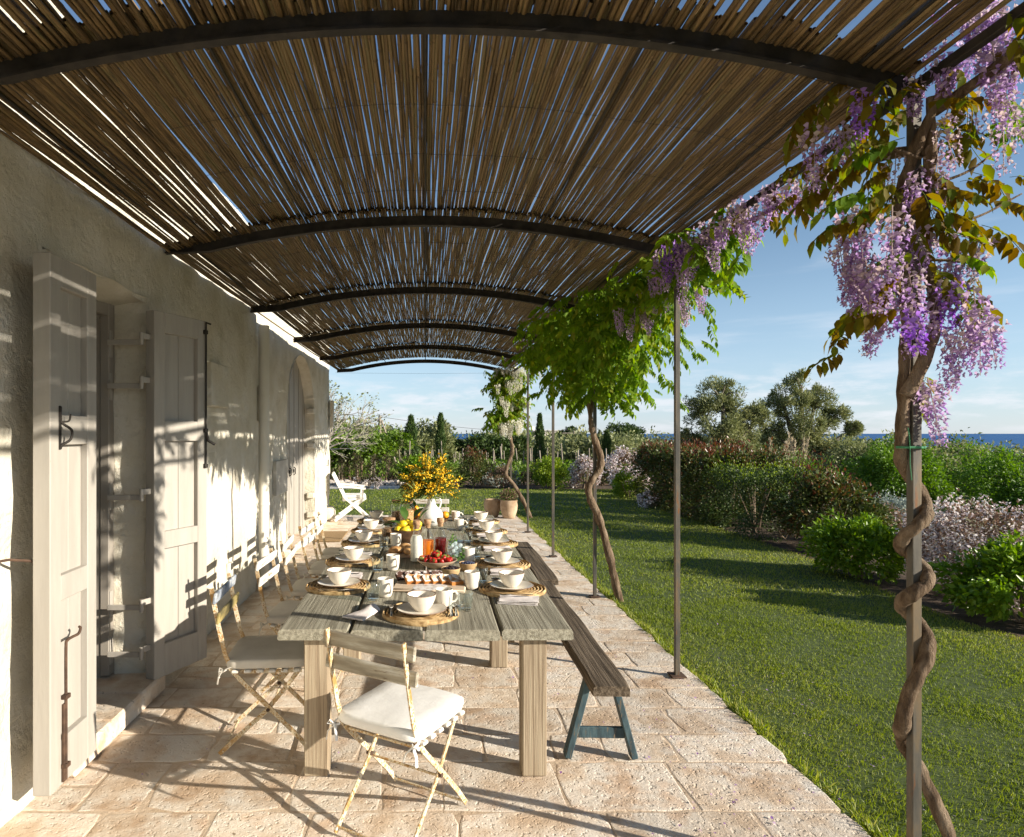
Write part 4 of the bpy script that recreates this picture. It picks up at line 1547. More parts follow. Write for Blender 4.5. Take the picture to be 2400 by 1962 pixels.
bbm = bb_mesh()
bbm.materials.append(MT['blackberry'])
blm = MB().ball((0, 0, 0), .0072, 9, 6, (1, 1, .88)).mesh('blueberry', 60)
blm.materials.append(MT['blueberry'])
for (c, me_, nm, n_, step) in (((.166, 4.16), bbm, 'blackberry', 26, .0135), ((.289, 4.33), blm, 'blueberry', 34, .0128)):
    for k in range(n_):
        r = .047 * math.sqrt((k + .5) / n_)
        a = k * 2.39996
        zz = ZT + .046 + .014 * (1 - (r / .05) ** 2) + random.uniform(-.002, .003)
        o = tag(ob(nm, me_, None, None, (c[0] + r * math.cos(a), c[1] + r * math.sin(a), zz), random.uniform(0, 6)), 'dark %s heaped in its small wooden bowl' % nm, 'berry', '%s heap' % ('blackberry' if nm == 'blackberry' else 'blueberry'))
        o.rotation_euler = (random.uniform(0, 3), random.uniform(0, 3), 0)
sm = MB().lathe([(.002, -.021), (.007, -.018), (.013, -.009), (.0175, .003), (.0175, .010), (.012, .0165), (.002, .018)], 12, cap1=True).mesh('strawberry', 60)
sm.materials.append(MT['strawberry'])
cm = MB()
for k in range(6):
    a = k * math.pi / 3
    cm.add([(0, 0, .019), (.009 * math.cos(a - .4), .009 * math.sin(a - .4), .020), (.018 * math.cos(a), .018 * math.sin(a), .015), (.009 * math.cos(a + .4), .009 * math.sin(a + .4), .020)], [(0, 1, 2), (0, 2, 3)])
cm.tube([(0, 0, .018), (.002, 0, .028)], .0012, 5)
cm = cm.mesh('calyx', None, False)
cm.materials.append(MT['calyx'])
for k in range(34):
    lay_ = 0 if k < 20 else (1 if k < 30 else 2)
    n_, k0, rad = ((20, 0, .112), (10, 20, .072), (4, 30, .030))[lay_]
    j = k - k0
    r = rad * (math.sqrt((j + .6) / n_) if lay_ == 0 else random.uniform(.5, 1))
    a = j * 2.39996 + lay_ if lay_ == 0 else 2 * math.pi * j / n_ + random.uniform(-.2, .2)
    t = thing('strawberry', 'ripe red strawberry heaped in the wide dish', 'strawberry', (.079 + r * math.cos(a), 4.44 + r * math.sin(a), ZT + .040 + .024 * (r / .11) ** 2 * (lay_ == 0) + .026 * lay_ + random.uniform(0, .004)), 0, 'strawberry heap')
    t.rotation_euler = (random.uniform(.6, 2.4), random.uniform(-.6, .6), random.uniform(0, 6.28))
    s_ = random.uniform(.9, 1.2)
    t.scale = (s_, s_, s_)
    ob('fruit', sm, None, t)
    ob('calyx', cm, None, t)

BOT = [(.040, 0), (.0455, .004), (.0465, .02), (.0465, .155), (.043, .175), (.030, .205), (.024, .225), (.023, .262), (.0255, .268)]


def bottle(label, x, y, liqmat, level):
    t = thing('bottle', label, 'bottle', (x, y, ZT + .001))
    prof = BOT + [(.0235, .269), (.021, .262), (.022, .225), (.028, .204), (.041, .174), (.0445, .155), (.0445, .012), (.003, .010)]
    MB().lathe(prof, 28, cap1=True).build('glass', MT['glass'], t, smooth=50)
    lp = [(.040, .0125), (.0437, .0135), (.0437, min(level, .153))]
    if level > .16:
        lp += [(.0405, .172), (.0405 - (level - .172) * .42, level)]
    lp += [(.002, lp[-1][1] + .0005)]
    MB().lathe(lp, 28, cap1=True).build('liquid', liqmat, t, smooth=50)
    MB().lathe([(.0205, .240), (.0215, .262), (.0255, .2705), (.0275, .273), (.0275, .300), (.0255, .303), (.002, .3035)], 20, cap1=True).build('cork_stopper', MT['cork'], t, smooth=40)
    return t


bottle('corked glass bottle of white milk', -.063, 4.617, MT['milk'], .195)
bottle('corked glass bottle of orange juice', .016, 4.675, MT['oj'], .15)
bottle('corked glass bottle of dark red juice', .112, 4.75, MT['redjuice'], .16)

jug = thing('glass_jug', 'clear glass jug of iced water with mint sprigs', 'jug', (.217, 4.63, ZT + .001))
MB().lathe([(.058, 0), (.066, .004), (.074, .03), (.076, .09), (.070, .16), (.062, .195), (.062, .215), (.067, .235), (.0645, .2355), (.0595, .214), (.0595, .195), (.0675, .16), (.0735, .09), (.0715, .03), (.060, .012), (.003, .010)], 32, cap1=True).build('glass', MT['glass'], jug, smooth=50)
MB().tube([(.066, .0, .215), (.105, .0, .215), (.122, 0, .185), (.118, 0, .12), (.098, 0, .075), (.073, 0, .06)], .008, 8).build('handle', MT['glass'], jug, smooth=60)
MB().lathe([(.058, .0125), (.0700, .03), (.0725, .09), (.0668, .157), (.002, .158)], 32, cap1=True).build('water', MT['water'], jug, smooth=50)
for k in range(16):
    a = k * 2.4
    r = .045 * math.sqrt((k % 5 + .4) / 5)
    MB().box((0, 0, 0), (.026, .026, .024), .005, mat=Matrix.Translation((r * math.cos(a), r * math.sin(a), .045 + .018 * (k // 3) + .004)) @ Matrix.Rotation(k * 1.1, 4, 'X') @ Matrix.Rotation(k * .7, 4, 'Z')).build('ice_cube', MT['ice'], jug, smooth=40)
P = np.concatenate([rng.normal(size=(34, 3)) * .014 + np.array([-.022, -.050, .168]), rng.normal(size=(44, 3)) * np.array([.026, .014, .011]) + np.array([.012, -.048, .032]), rng.normal(size=(34, 3)) * np.array([.010, .012, .02]) + np.array([.048, -.03, .06])])
rr_ = np.hypot(P[:, 0], P[:, 1])
P[:, :2] *= np.minimum(1, .060 / np.maximum(rr_, 1e-6))[:, None]
P[:, 2] = np.clip(P[:, 2], .02, .22)
ob('mint_sprig', leaf_mesh('mint', P, .020, tv=WIDE_V), MT['mint'], jug)

bd = thing('bun_board', 'round wooden board carrying sugared buns', 'board', (-.165, 4.90, ZT + .001))
MB().lathe([(.135, 0), (.14, .004), (.14, .016), (.136, .019), (.003, .0192)], 32, cap1=True).build('board', MT['bowltan'], bd, smooth=40)
bun_me = MB()
bun_me.lathe([(.030, 0), (.044, .006), (.050, .018), (.045, .034), (.030, .046), (.012, .051), (.002, .0515)], 20, cap1=True, wob=.03)
bun_me = bun_me.mesh('bun', 60)
bun_me.materials.append(MT['bun'])
for k, (x, y) in enumerate(((-.225, 4.86), (-.12, 4.93), (-.155, 4.995), (-.115, 4.83))):
    o = tag(ob('bread_roll', bun_me, None, None, (x, y, ZT + .0205), k * 1.3), ('sugared bun beside the mug on the round board', 'sugared bun in the middle of the round board', 'sugared bun at the far rim of the round board', 'sugared bun next to the milk bottle')[k], 'bun', 'sugared buns')
    o.scale = (1.15, .92, 1.05)

open_bowl('wooden_bowl', 'dark turned wooden bowl piled with lemons', (-.16, 5.45, ZT + .001), [(.075, 0), (.085, .005), (.115, .05), (.135, .115), (.132, .118), (.128, .115), (.108, .055), (.075, .016), (.002, .014)], MT['woodbowl'])
lem = MB().lathe([(.002, -.048), (.008, -.044), (.014, -.036), (.027, -.022), (.032, 0), (.027, .022), (.014, .034), (.007, .039), (.002, .041)], 16, cap1=True).mesh('lemon', 60)
lem.materials.append(MT['lemon'])
ora = MB().ball((0, 0, 0), .041, 18, 12, (1, 1, .94)).mesh('orange', 60)
ora.materials.append(MT['orange'])
lm = [(-.23, 5.39, .118, 0), (-.16, 5.36, .120, 1), (-.09, 5.40, .118, 2), (-.075, 5.47, .118, .4), (-.22, 5.49, .118, 1.8), (-.15, 5.52, .118, 2.6), (-.19, 5.42, .165, .8), (-.11, 5.43, .162, 2.2), (-.15, 5.48, .170, .1), (-.06, 5.39, .165, 1.5)]
for (x, y, z, a) in lm:
    o = tag(ob('lemon', lem, None, None, (x, y, ZT + z), a), 'yellow lemon piled in the dark wooden bowl', 'lemon', 'lemon pile')
    o.rotation_euler = (R(90) + a * .2, a, a * 2)
fb = open_bowl('fruit_bowl', 'low dark bowl of oranges around the foot of the vase', (.03, 6.62, ZT + .001), [(.12, 0), (.14, .005), (.20, .03), (.215, .055), (.211, .057), (.19, .036), (.12, .012), (.002, .011)], MT['woodbowl'])
for k, (x, y, z) in enumerate(((.205, 6.66, .082), (-.115, 6.55, .085), (-.10, 6.66, .10), (-.06, 6.74, .085), (.10, 6.78, .082), (-.105, 6.60, .150))):
    tag(ob('orange', ora, None, None, (x, y, ZT + z)), 'ripe orange lying at the foot of the white vase', 'orange', 'oranges by the vase')
clv = [(0, 0, 0), (-.030, .035, .008), (-.036, .065, .010), (-.022, .10, .004), (0, .125, -.010), (.022, .10, .004), (.036, .065, .010), (.030, .035, .008), (0, .035, 0), (0, .065, .001), (0, .10, -.003)]
clf = [(0, 8, 1), (0, 7, 8), (1, 8, 9, 2), (8, 7, 6, 9), (2, 9, 10, 3), (9, 6, 5, 10), (3, 10, 4), (10, 5, 4)]
for k, (x, y, z, rx, rz) in enumerate(((-.165, 5.40, .20, 1.0, .5), (-.10, 5.46, .21, .7, -.9), (-.06, 5.44, .19, .9, -1.5), (-.20, 5.36, .17, .2, 1.2), (-.04, 5.36, .16, .3, -2.0), (-.12, 6.52, .16, .8, .3), (-.24, 5.42, .15, .1, 1.9))):
    o = MB().add(clv, clf).build('citrus_leaf', MT['citrusleaf'], None, (x, y, ZT + z), smooth=60, fix=False)
    o.rotation_euler = (rx, 0, rz)
    s_ = 1.1
    o.scale = (s_, s_, s_)
    tag(o, 'glossy dark citrus leaf tucked among the fruit', 'leaf', 'citrus leaves')


def jar(label, x, y, r, h, fillmat, level, square=False):
    t = thing('storage_jar', label, 'jar', (x, y, ZT + .001))
    n_ = 28
    MB().lathe([(r * .9, 0), (r, .006), (r, h * .74), (r * .94, h * .79), (r * .82, h * .83), (r * .82, h * .90), (r * .79, h * .90), (r * .79, h * .83), (r * .91, h * .785), (r * .95, h * .73), (r * .95, .012), (.003, .010)], n_, cap1=True).build('glass', MT['glass'], t, smooth=50)
    MB().lathe([(r * .9, .0125), (r * .935, .018), (r * .935, level * .96), (r * .6, level * 1.02), (.002, level)], n_, cap1=True, wob=.006).build('filling', fillmat, t, smooth=50)
    MB().lathe([(r * .77, h * .86), (r * .78, h * .905), (r * .86, h * .91), (r * .86, h), (r * .82, h * 1.01), (.002, h * 1.012)], n_, cap1=True).build('cork_lid', MT['cork'], t, smooth=40)


jar('short corked jar of dark granola nearest the lemon bowl', -.325, 5.72, .066, .175, MT['nuts'], .085)
jar('tall corked jar of golden granola', -.185, 6.42, .074, .265, MT['granola'], .165)
jar('corked jar of dark granola behind the shaded bowl', -.30, 6.80, .064, .225, MT['nuts'], .10)

# vase of mimosa
vase = thing('vase', 'white bulbous pottery vase holding yellow mimosa', 'vase', (.06, 6.45, ZT + .001))
MB().lathe([(.05, 0), (.062, .005), (.095, .035), (.118, .085), (.116, .125), (.092, .165), (.058, .195), (.042, .22), (.038, .26), (.047, .30), (.056, .318), (.053, .319), (.042, .30), (.033, .26), (.033, .22), (.003, .20)], 36, cap1=True).build('body', MT['vase'], vase, smooth=50)
MB().tube([(.045, -.01, .29), (.082, -.012, .285), (.098, -.014, .245), (.090, -.014, .20), (.075, -.012, .175)], .008, 8).build('handle', MT['vase'], vase, smooth=60)
mim = thing('mimosa_bouquet', 'loose bouquet of bright yellow mimosa in the white vase', 'flowers', (.06, 6.45, ZT + .28))
stems, bl, lf, lfo = MB(), [], [], []
for k in range(46):
    a = random.uniform(0, 6.28)
    el = random.uniform(-.05, 1.35)
    L = random.uniform(.24, .40) * (1.0 + .12 * (el > 1.15))
    d = Vector((math.cos(a) * math.cos(el), math.sin(a) * math.cos(el), math.sin(el)))
    tip = Vector((0, 0, .06)) + d * L
    mid = Vector((0, 0, .10)) + d * L * .55 + Vector((0, 0, .03))
    if el < .5:
        tip.z -= .05
    stems.tube([(random.uniform(-.014, .014), random.uniform(-.014, .014), .0), (d.x * .02, d.y * .02, .07), mid, tip], [.0028, .0026, .002, .0012], 5)
    for j in range(46):
        t = random.uniform(.42, 1.05)
        p = mid.lerp(tip, max(0, (t - .5) * 2)) + Vector((random.gauss(0, .019), random.gauss(0, .019), random.gauss(0, .019)))
        bl.append(p)
    for j in range(34):
        t = random.uniform(.15, 1.2)
        p = Vector((0, 0, .08)).lerp(tip, t)
        lf.append(p)
        lfo.append(d + Vector((random.gauss(0, .7), random.gauss(0, .7), random.gauss(0, .5))))
stems.build('stem', MT['stalk'], mim)
mim.scale = (1.0, 1.0, .9)
bp = MB().ball((0, 0, 0), 1, 6, 4)
bv = np.array([v for v in bp.v])
tri = []
for f in bp.f:
    for i in range(1, len(f) - 1):
        tri.append((f[0], f[i], f[i + 1]))
n_ = len(bl)
V, F, r_ = scatter(bv, tri, np.repeat(np.eye(3)[None], n_, 0), np.array(bl), rng.uniform(.0065, .0115, n_))
o = ob('blossom', np_mesh('blossom', V, F, r_), MT['mimosa'], mim)
o['kind'] = 'stuff'
NARROW = [(0, 0, 0), (-.07, .45, .03), (0, 1, -.12), (.07, .45, .03)]
o = ob('foliage', leaf_mesh('mimosa_leaf', np.array(lf), .10, np.array(lfo), droop=.2, jit=.4, tv=NARROW), MT['mimosaleaf'], mim)
o['kind'] = 'stuff'

# ------------------------------------------------------------------ terrace odds and ends
dc = thing('deck_chair', 'white folding wooden armchair with canvas cushion at the corner of the house', 'chair', (-1.42, 12.2, 0), R(-90 + 8))
for s in (-1, 1):
    MB().bar([(.36, .02), (-.12, .46), (-.34, .90)], s * .27, .045, .022).build('upright', MT['deckwhite'], dc)
    MB().bar([(-.30, .02), (.27, .44)], s * .24, .045, .022).build('leg', MT['deckwhite'], dc)
    MB().bar([(-.24, .66), (.0, .655), (.27, .62)], s * .30, .035, .05).build('armrest', MT['deckwhite'], dc)
    MB().bar([(.20, .42), (.22, .61)], s * .27, .035, .02).build('arm_post', MT['deckwhite'], dc)
    MB().bar([(-.16, .40), (.28, .44)], s * .215, .04, .022).build('seat_rail', MT['deckwhite'], dc)
for (y, z) in ((.25, .10), (-.22, .10), (.27, .43), (-.33, .88)):
    MB().box((0, y, z), (.50, .022, .04), .003).build('crossbar', MT['deckwhite'], dc)
cushion_mesh(.44, .44, .05, 5).build('seat_cushion', MT['canvas'], dc, (0, .06, .445), smooth=60)
b_ = cushion_mesh(.44, .50, .05, 6).build('back_cushion', MT['canvas'], dc, (0, -.165, .52), smooth=60)
b_.rotation_euler = (R(116), 0, 0)
b_.location = (0, -.205, .70)
dm = thing('doormat', 'brown coir doormat in front of the arched door', 'doormat', (-1.50, 10.2, .003))
MB().box((0, 0, .010), (.42, .95, .018), .004).build('pile', MT['coir'], dm)


def pot(name, label, loc, r, h, dark):
    t = thing(name, label, 'pot', loc)
    MB().lathe([(r * .62, 0), (r * .70, h * .04), (r * .95, h * .45), (r * 1.0, h * .70), (r * .93, h * .90), (r * .97, h * .95), (r * .97, h), (r * .88, h), (r * .86, h * .88), (.002, h * .85)], 28, cap1=True).build('vessel', MT['terracotta'], t, smooth=50)
    MB().lathe([(r * .83, h * .865), (.002, h * .885)], 20, cap0=False, cap1=True).build('soil', MT['bed'], t)
    return t


pot('clay_pot', 'empty pale clay pot beside the planted pot', (1.33, 12.72, .002), .172, .34, 0)
pot('clay_pot', 'pale clay pot planted with a small flowering shrub', (1.63, 12.50, .002), .172, .35, 0)
pl = thing('potted_plant', 'small pinkish flowering shrub growing in the clay pot', 'plant', (1.63, 12.50, .295))
pl.scale = (.9, .9, .9)
P = rng.normal(size=(700, 3))
P = unit(P) * (rng.random((700, 1)) ** .4) * np.array([.19, .19, .15]) + np.array([0, 0, .16])
o = ob('foliage', leaf_mesh('potted_leaf', P, .036, P - np.array([0, 0, .1]), tv=WIDE_V), MT['mauvebrown'], pl)
o['kind'] = 'stuff'
o = ob('leaves', leaf_mesh('potted_green', P[:300] * .95, .04, P[:300]), MT['limeleaf'], pl)
o['kind'] = 'stuff'
st_ = MB()
for k in range(6):
    st_.tube([(0, 0, 0), (random.uniform(-.06, .06), random.uniform(-.06, .06), .12), (random.uniform(-.14, .14), random.uniform(-.14, .14), .24)], .004, 5)
st_.build('stem', MT['twig'], pl)

# ------------------------------------------------------------------ wisteria
def pinnate(n_pairs=5, L=.24, leaf=.075, seed=0, droop=.35):
    """compound leaf: a drooping rachis with paired pointed leaflets; rachis along +Y"""
    r_ = random.Random(seed)
    V, F, C = [], [], []

    def leaflet(p, d, size):
        d = d.normalized()
        up = Vector((0, 0, 1))
        s = d.cross(up).normalized()
        nrm = s.cross(d)
        o = len(V)
        w = size * .225
        roll = r_.uniform(-.6, .6)
        s2 = s * math.cos(roll) + nrm * math.sin(roll)
        n2 = nrm * math.cos(roll) - s * math.sin(roll)
        q = [p, p + d * size * .22 - s2 * w * .85 + n2 * size * .05, p + d * size * .55 - s2 * w + n2 * size * .04, p + d * size - n2 * size * .16,
             p + d * size * .55 + s2 * w + n2 * size * .04, p + d * size * .22 + s2 * w * .85 + n2 * size * .05, p + d * size * .5 - n2 * size * .02]
        V.extend(q)
        F.extend([(o, o + 6, o + 1), (o + 1, o + 6, o + 2), (o + 2, o + 6, o + 3), (o + 3, o + 6, o + 4), (o + 4, o + 6, o + 5), (o + 5, o + 6, o)])
        c = r_.random()
        C.extend([c] * 6)
    pts = []
    for i in range(n_pairs + 2):
        t = i / (n_pairs + 1)
        pts.append(Vector((.02 * math.sin(t * 3 + seed), L * t * (1 - .12 * t), -droop * L * t * t)))
    for i in range(1, n_pairs + 1):
        f = (pts[i + 1] - pts[i]).normalized()
        for s in (-1, 1):
            sd = Vector((s, 0, 0))
            sz = leaf * (.75 + .35 * math.sin(math.pi * i / (n_pairs + 1))) * r_.uniform(.85, 1.12)
            leaflet(pts[i] + sd * .004, sd * .85 + f * .45 + Vector((0, 0, -.45 - droop * .6 + r_.uniform(-.2, .2))), sz)
    leaflet(pts[-1], pts[-1] - pts[-2] + Vector((0, 0, -.02)), leaf)
    # rachis as a thin three sided tube
    m = MB().tube(pts, .0016, 3, cap=False)
    o = len(V)
    V.extend([Vector(v) for v in m.v])
    for f in m.f:
        F.append(tuple(o + i for i in (f[0], f[1], f[2])))
        F.append(tuple(o + i for i in (f[0], f[2], f[3])))
        C.extend([.9, .9])
    return np.array([tuple(v) for v in V]), np.array(F), np.array(C)


def raceme(L=.20, r=.045, n=80, seed=0, fl=.020):
    """hanging flower cluster along -Z, dense at the top, thinning to the tip"""
    r_ = random.Random(seed)
    V, F, C = [], [], []
    for k in range(n):
        t = (k + .5) / n
        t = t ** .9
        a = k * 2.39996 + r_.uniform(-.3, .3)
        rad = r * (1 - .72 * t) * r_.uniform(.55, 1.1) * min(1, .45 + t * 5)
        p = Vector((rad * math.cos(a), rad * math.sin(a), -L * t + r_.uniform(-.008, .008)))
        out = Vector((math.cos(a), math.sin(a), r_.uniform(-.7, .5))).normalized()
        s = fl * (1.1 - .5 * t) * r_.uniform(.8, 1.2)
        side = out.cross(Vector((0, 0, 1))).normalized()
        up = side.cross(out)
        c = min(1, max(0, .15 + .5 * r_.random() + (.25 if t < .35 else 0)))
        # banner petal (cupped), two wings, keel
        o = len(V)
        V.extend([p, p + out * s * .45 + up * s * .75 - side * s * .55, p + out * s * .25 + up * s * 1.05, p + out * s * .45 + up * s * .75 + side * s * .55, p + out * s * .5 + up * s * .2])
        F.extend([(o, o + 4, o + 1), (o + 1, o + 4, o + 2), (o + 2, o + 4, o + 3), (o + 3, o + 4, o)])
        C.extend([c + .25] * 4)
        o = len(V)
        V.extend([p, p + out * s * .6 - side * s * .30 - up * s * .1, p + out * s * 1.0 - up * s * .45, p + out * s * .6 + side * s * .30 - up * s * .1, p + out * s * .55 + up * s * .18])
        F.extend([(o, o + 1, o + 4), (o + 1, o + 2, o + 4), (o + 2, o + 3, o + 4), (o + 3, o, o + 4)])
        C.extend([c] * 4)
        # flower stalk
        if r_.random() < .6:
            o = len(V)
            q = Vector((0, 0, p.z + .012))
            V.extend([q, q + Vector((.0012, 0, .0012)), p])
            F.append((o, o + 1, o + 2))
            C.append(1.0)
    m = MB().tube([(0, 0, .03), (.003, 0, -L * .5), (0, .003, -L)], [.0022, .0018, .001], 3, cap=False)
    o = len(V)
    V.extend([Vector(v) for v in m.v])
    for f in m.f:
        F.append(tuple(o + i for i in (f[0], f[1], f[2])))
        F.append(tuple(o + i for i in (f[0], f[2], f[3])))
        C.extend([1.0, 1.0])
    return np.array([tuple(v) for v in V]), np.array(F), np.clip(np.array(C), 0, 1)


LEAFV = [pinnate(5, .22, .086, s, d) for s, d in ((1, .2), (2, .5), (3, .75), (4, .35))]
LEAFM = []
for i, (V, F, C) in enumerate(LEAFV):
    LEAFM.append(np_mesh('leaf_bronze', V, F, C))
    LEAFM[-1].materials.append(MT['wleafbronze'])
LEAFG = []
for i, (V, F, C) in enumerate(LEAFV[:3]):
    LEAFG.append(np_mesh('leaf_green', V, F, C))
    LEAFG[-1].materials.append(MT['wleaf'])
RACV = [raceme(.19, .052, 66, 11, .0205), raceme(.24, .054, 80, 12, .020), raceme(.15, .046, 46, 13, .022), raceme(.20, .055, 42, 14, .0175)]
RACM = []
for i, (V, F, C) in enumerate(RACV):
    me_ = np_mesh('flower_cluster', V, F, C if i != 3 else np.clip(C + .3, 0, 1))
    me_.materials.append(MT['wflower'])
    RACM.append(me_)
RACD = []
for i in (0, 2):
    V, F, C = RACV[i]
    me_ = np_mesh('flower_cluster_deep', V, F, C)
    me_.materials.append(MT['wflowerdeep'])
    RACD.append(me_)

P1 = (PX, PY[1])
wis = thing('wisteria', 'mauve flowering wisteria with bronze leaves twining up the tall front post', 'wisteria', (PX + .20, PY[1] - .02, -.03))
W0 = Vector((PX + .20, PY[1] - .02, -.03))


def wl_(p):
    return Vector(p) - W0


# trunk: leans in from the lawn, winds round the post
tr = [(PX + .215, PY[1] + .0, -.06), (PX + .15, PY[1] + .02, .20), (PX + .075, PY[1] + .06, .42), (PX + .0, PY[1] + .055, .55)]
prev = None
turns = [(.64, 180), (.73, 205), (.80, 240), (.885, 300), (.95, 355), (1.00, 60), (1.03, 120), (1.065, 180), (1.10, 235), (1.135, 300), (1.175, 0), (1.215, 70), (1.245, 125), (1.285, 180), (1.325, 240), (1.37, 300), (1.415, 0), (1.48, 60), (1.54, 110), (1.62, 165), (1.75, 185), (1.9, 190), (2.1, 196)]
for z, a in turns:
    tr.append((PX + .039 * math.cos(R(a)), PY[1] + .039 * math.sin(R(a)), z))
tr += [(PX - .065, PY[1] - .02, 2.3), (PX - .04, PY[1] + .0, 2.5), (PX + .0, PY[1] - .05, 2.7), (PX + .05, PY[1] - .1, 2.84)]
roughen(shoot([wl_(p) for p in tr], .0235, .018, 18, wob=.38, seg=12).build('trunk', MT['bark'], wis, smooth=60), .0055, 42, .35)
b2 = [(PX - .05, PY[1] - .03, 1.78), (PX + .0, PY[1] - .055, 1.92), (PX + .045, PY[1] - .04, 2.06), (PX + .05, PY[1] + .02, 2.3), (PX + .03, PY[1] - .03, 2.55), (PX + .02, PY[1] - .05, 2.8)]
roughen(shoot([wl_(p) for p in b2], .020, .014, 14, wob=.25).build('limb', MT['bark'], wis, smooth=60), .005, 42, .35)
eave = [(PX + .02, PY[1] - .05, 2.62), (PX + .05, PY[1] + .25, 2.72), (PX + .055, 2.85, 2.70), (PX + .05, 3.15, 2.78), (PX + .055, 3.6, 2.80), (PX + .05, 4.1, 2.83), (PX + .06, 4.7, 2.85)]
shoot([wl_(p) for p in eave], .020, .010, 8, wob=.2).build('limb', MT['bark'], wis, smooth=60)
eave2 = [(PX + .03, PY[1] - .05, 2.75), (PX + .08, PY[1] - .25, 2.80), (PX + .10, 1.6, 2.86), (PX + .08, 1.2, 2.88), (PX + .08, .6, 2.9)]
shoot([wl_(p) for p in eave2], .020, .012, 8, wob=.2).build('limb', MT['bark'], wis, smooth=60)
gt = MB()
for a in range(2):
    gt.tube([(PX - .012 + .046 * math.cos(t), PY[1] + .034 * math.sin(t), 1.60 + .004 * a) for t in np.linspace(0, 6.28, 13)], .0022, 5)
gt.tube([(PX - .036, PY[1] - .03, 1.60), (PX - .05, PY[1] - .045, 1.64), (PX - .058, PY[1] - .05, 1.67)], .0018, 4)
gt.tube([(PX - .036, PY[1] - .03, 1.60), (PX - .048, PY[1] - .045, 1.55), (PX - .046, PY[1] - .05, 1.49)], .0018, 4)
gt.v = [tuple(wl_(v)) for v in gt.v]
gt.build('garden_tie', M('green_twine', [(0, (.05, .22, .10)), (1, (.07, .27, .13))], rough=.6), wis)

# flower clusters hung at their places round the post and along the eave
RAC = [(1790, 205, 2.1, 'd'), (1705, 265, 2.2, 'm'), (1730, 280, 2.3, 'm'), (1990, 70, 2.1, 'm'), (2060, 25, 2.1, 'm'), (2105, 0, 2.0, 'm'), (2030, 110, 2.05, 'm'), (1955, 140, 2.15, 'm'),
       (2085, 90, 2.0, 'm'), (1900, 170, 2.2, 'm'), (1925, 300, 2.2, 'p'), (1905, 390, 2.25, 'p'), (1990, 250, 2.1, 'p'), (2075, 215, 2.05, 'p'), (2100, 235, 2.1, 'p'), (1950, 340, 2.2, 'p'),
       (1800, 475, 2.15, 'm'), (1760, 505, 2.2, 'm'), (1840, 455, 2.1, 'm'), (1880, 470, 2.15, 'm'), (2045, 495, 2.1, 'p'), (2065, 500, 2.15, 'p'), (1775, 560, 2.2, 'm'), (1815, 560, 2.1, 'm'),
       (1830, 610, 2.15, 'm'), (1890, 570, 2.1, 'm'), (1995, 600, 2.1, 'd'), (2010, 625, 2.1, 'm'), (1955, 640, 2.15, 'm'), (1870, 665, 2.08, 'd'), (1800, 650, 2.2, 'p'), (1790, 680, 2.2, 'p'),
       (2020, 665, 2.1, 'm'), (2045, 680, 2.05, 'm'), (1985, 690, 2.1, 'm'), (2015, 700, 2.1, 'm'), (1905, 640, 2.1, 'p'), (1925, 805, 2.2, 'm'), (1905, 800, 2.25, 'm'), (1940, 600, 2.2, 'p'), (1850, 540, 2.05, 'm'),
       (2010, 20, 2.2, 'm'), (2040, 170, 2.2, 'p'), (1960, 220, 2.25, 'p'), (1870, 330, 2.3, 'p'), (1760, 330, 2.5, 'p'), (1720, 350, 2.7, 'm'), (1690, 385, 2.8, 'p'), (1670, 380, 2.9, 'm'),
       (1630, 385, 3.05, 'p'), (1600, 395, 3.2, 'm'), (1575, 405, 3.3, 'm'), (1550, 415, 3.4, 'm'), (1525, 425, 3.5, 'm'), (1500, 440, 3.6, 'm'), (1480, 465, 3.7, 'p'), (1460, 470, 3.8, 'm'), (1440, 490, 3.85, 'm'),
       (1420, 495, 3.95, 'd'), (1405, 505, 4.0, 'm'), (1390, 515, 4.1, 'd'), (1375, 525, 4.2, 'm'), (1365, 545, 4.3, 'm'), (1440, 505, 3.8, 'm'), (1520, 440, 3.4, 'm'), (1585, 425, 3.2, 'p'), (1470, 480, 3.7, 'm'), (1415, 530, 4.0, 'm'), (1500, 465, 3.5, 'm'), (1545, 445, 3.35, 'p')]
for k in range(20):
    X, Y = random.choice(((1960, 120), (2050, 120), (1820, 560), (1900, 520), (1990, 650), (1930, 360), (1780, 560), (1960, 560), (2080, 60), (1850, 620)))
    RAC.append((X + random.gauss(0, 38), Y + random.gauss(0, 45) - 40, random.uniform(2.05, 2.4), random.choice('mmmmp')))
for (X, Y, D, kd) in RAC:
    p = wl_(at(X, Y, D))
    p += Vector((random.uniform(-.02, .02), random.uniform(-.05, .05), .01))
    me_ = random.choice(RACD) if kd == 'd' else (RACM[3] if kd == 'p' and random.random() < .6 else random.choice(RACM[:3]))
    o = ob('flower_cluster', me_, None, wis, p, random.uniform(0, 6.28))
    s_ = random.uniform(.75, 1.05) * (1.15 if D > 3 else 1)
    o.scale = (s_, s_, s_)
    o.rotation_euler = (random.uniform(-.25, .25), random.uniform(-.25, .25), random.uniform(0, 6.28))
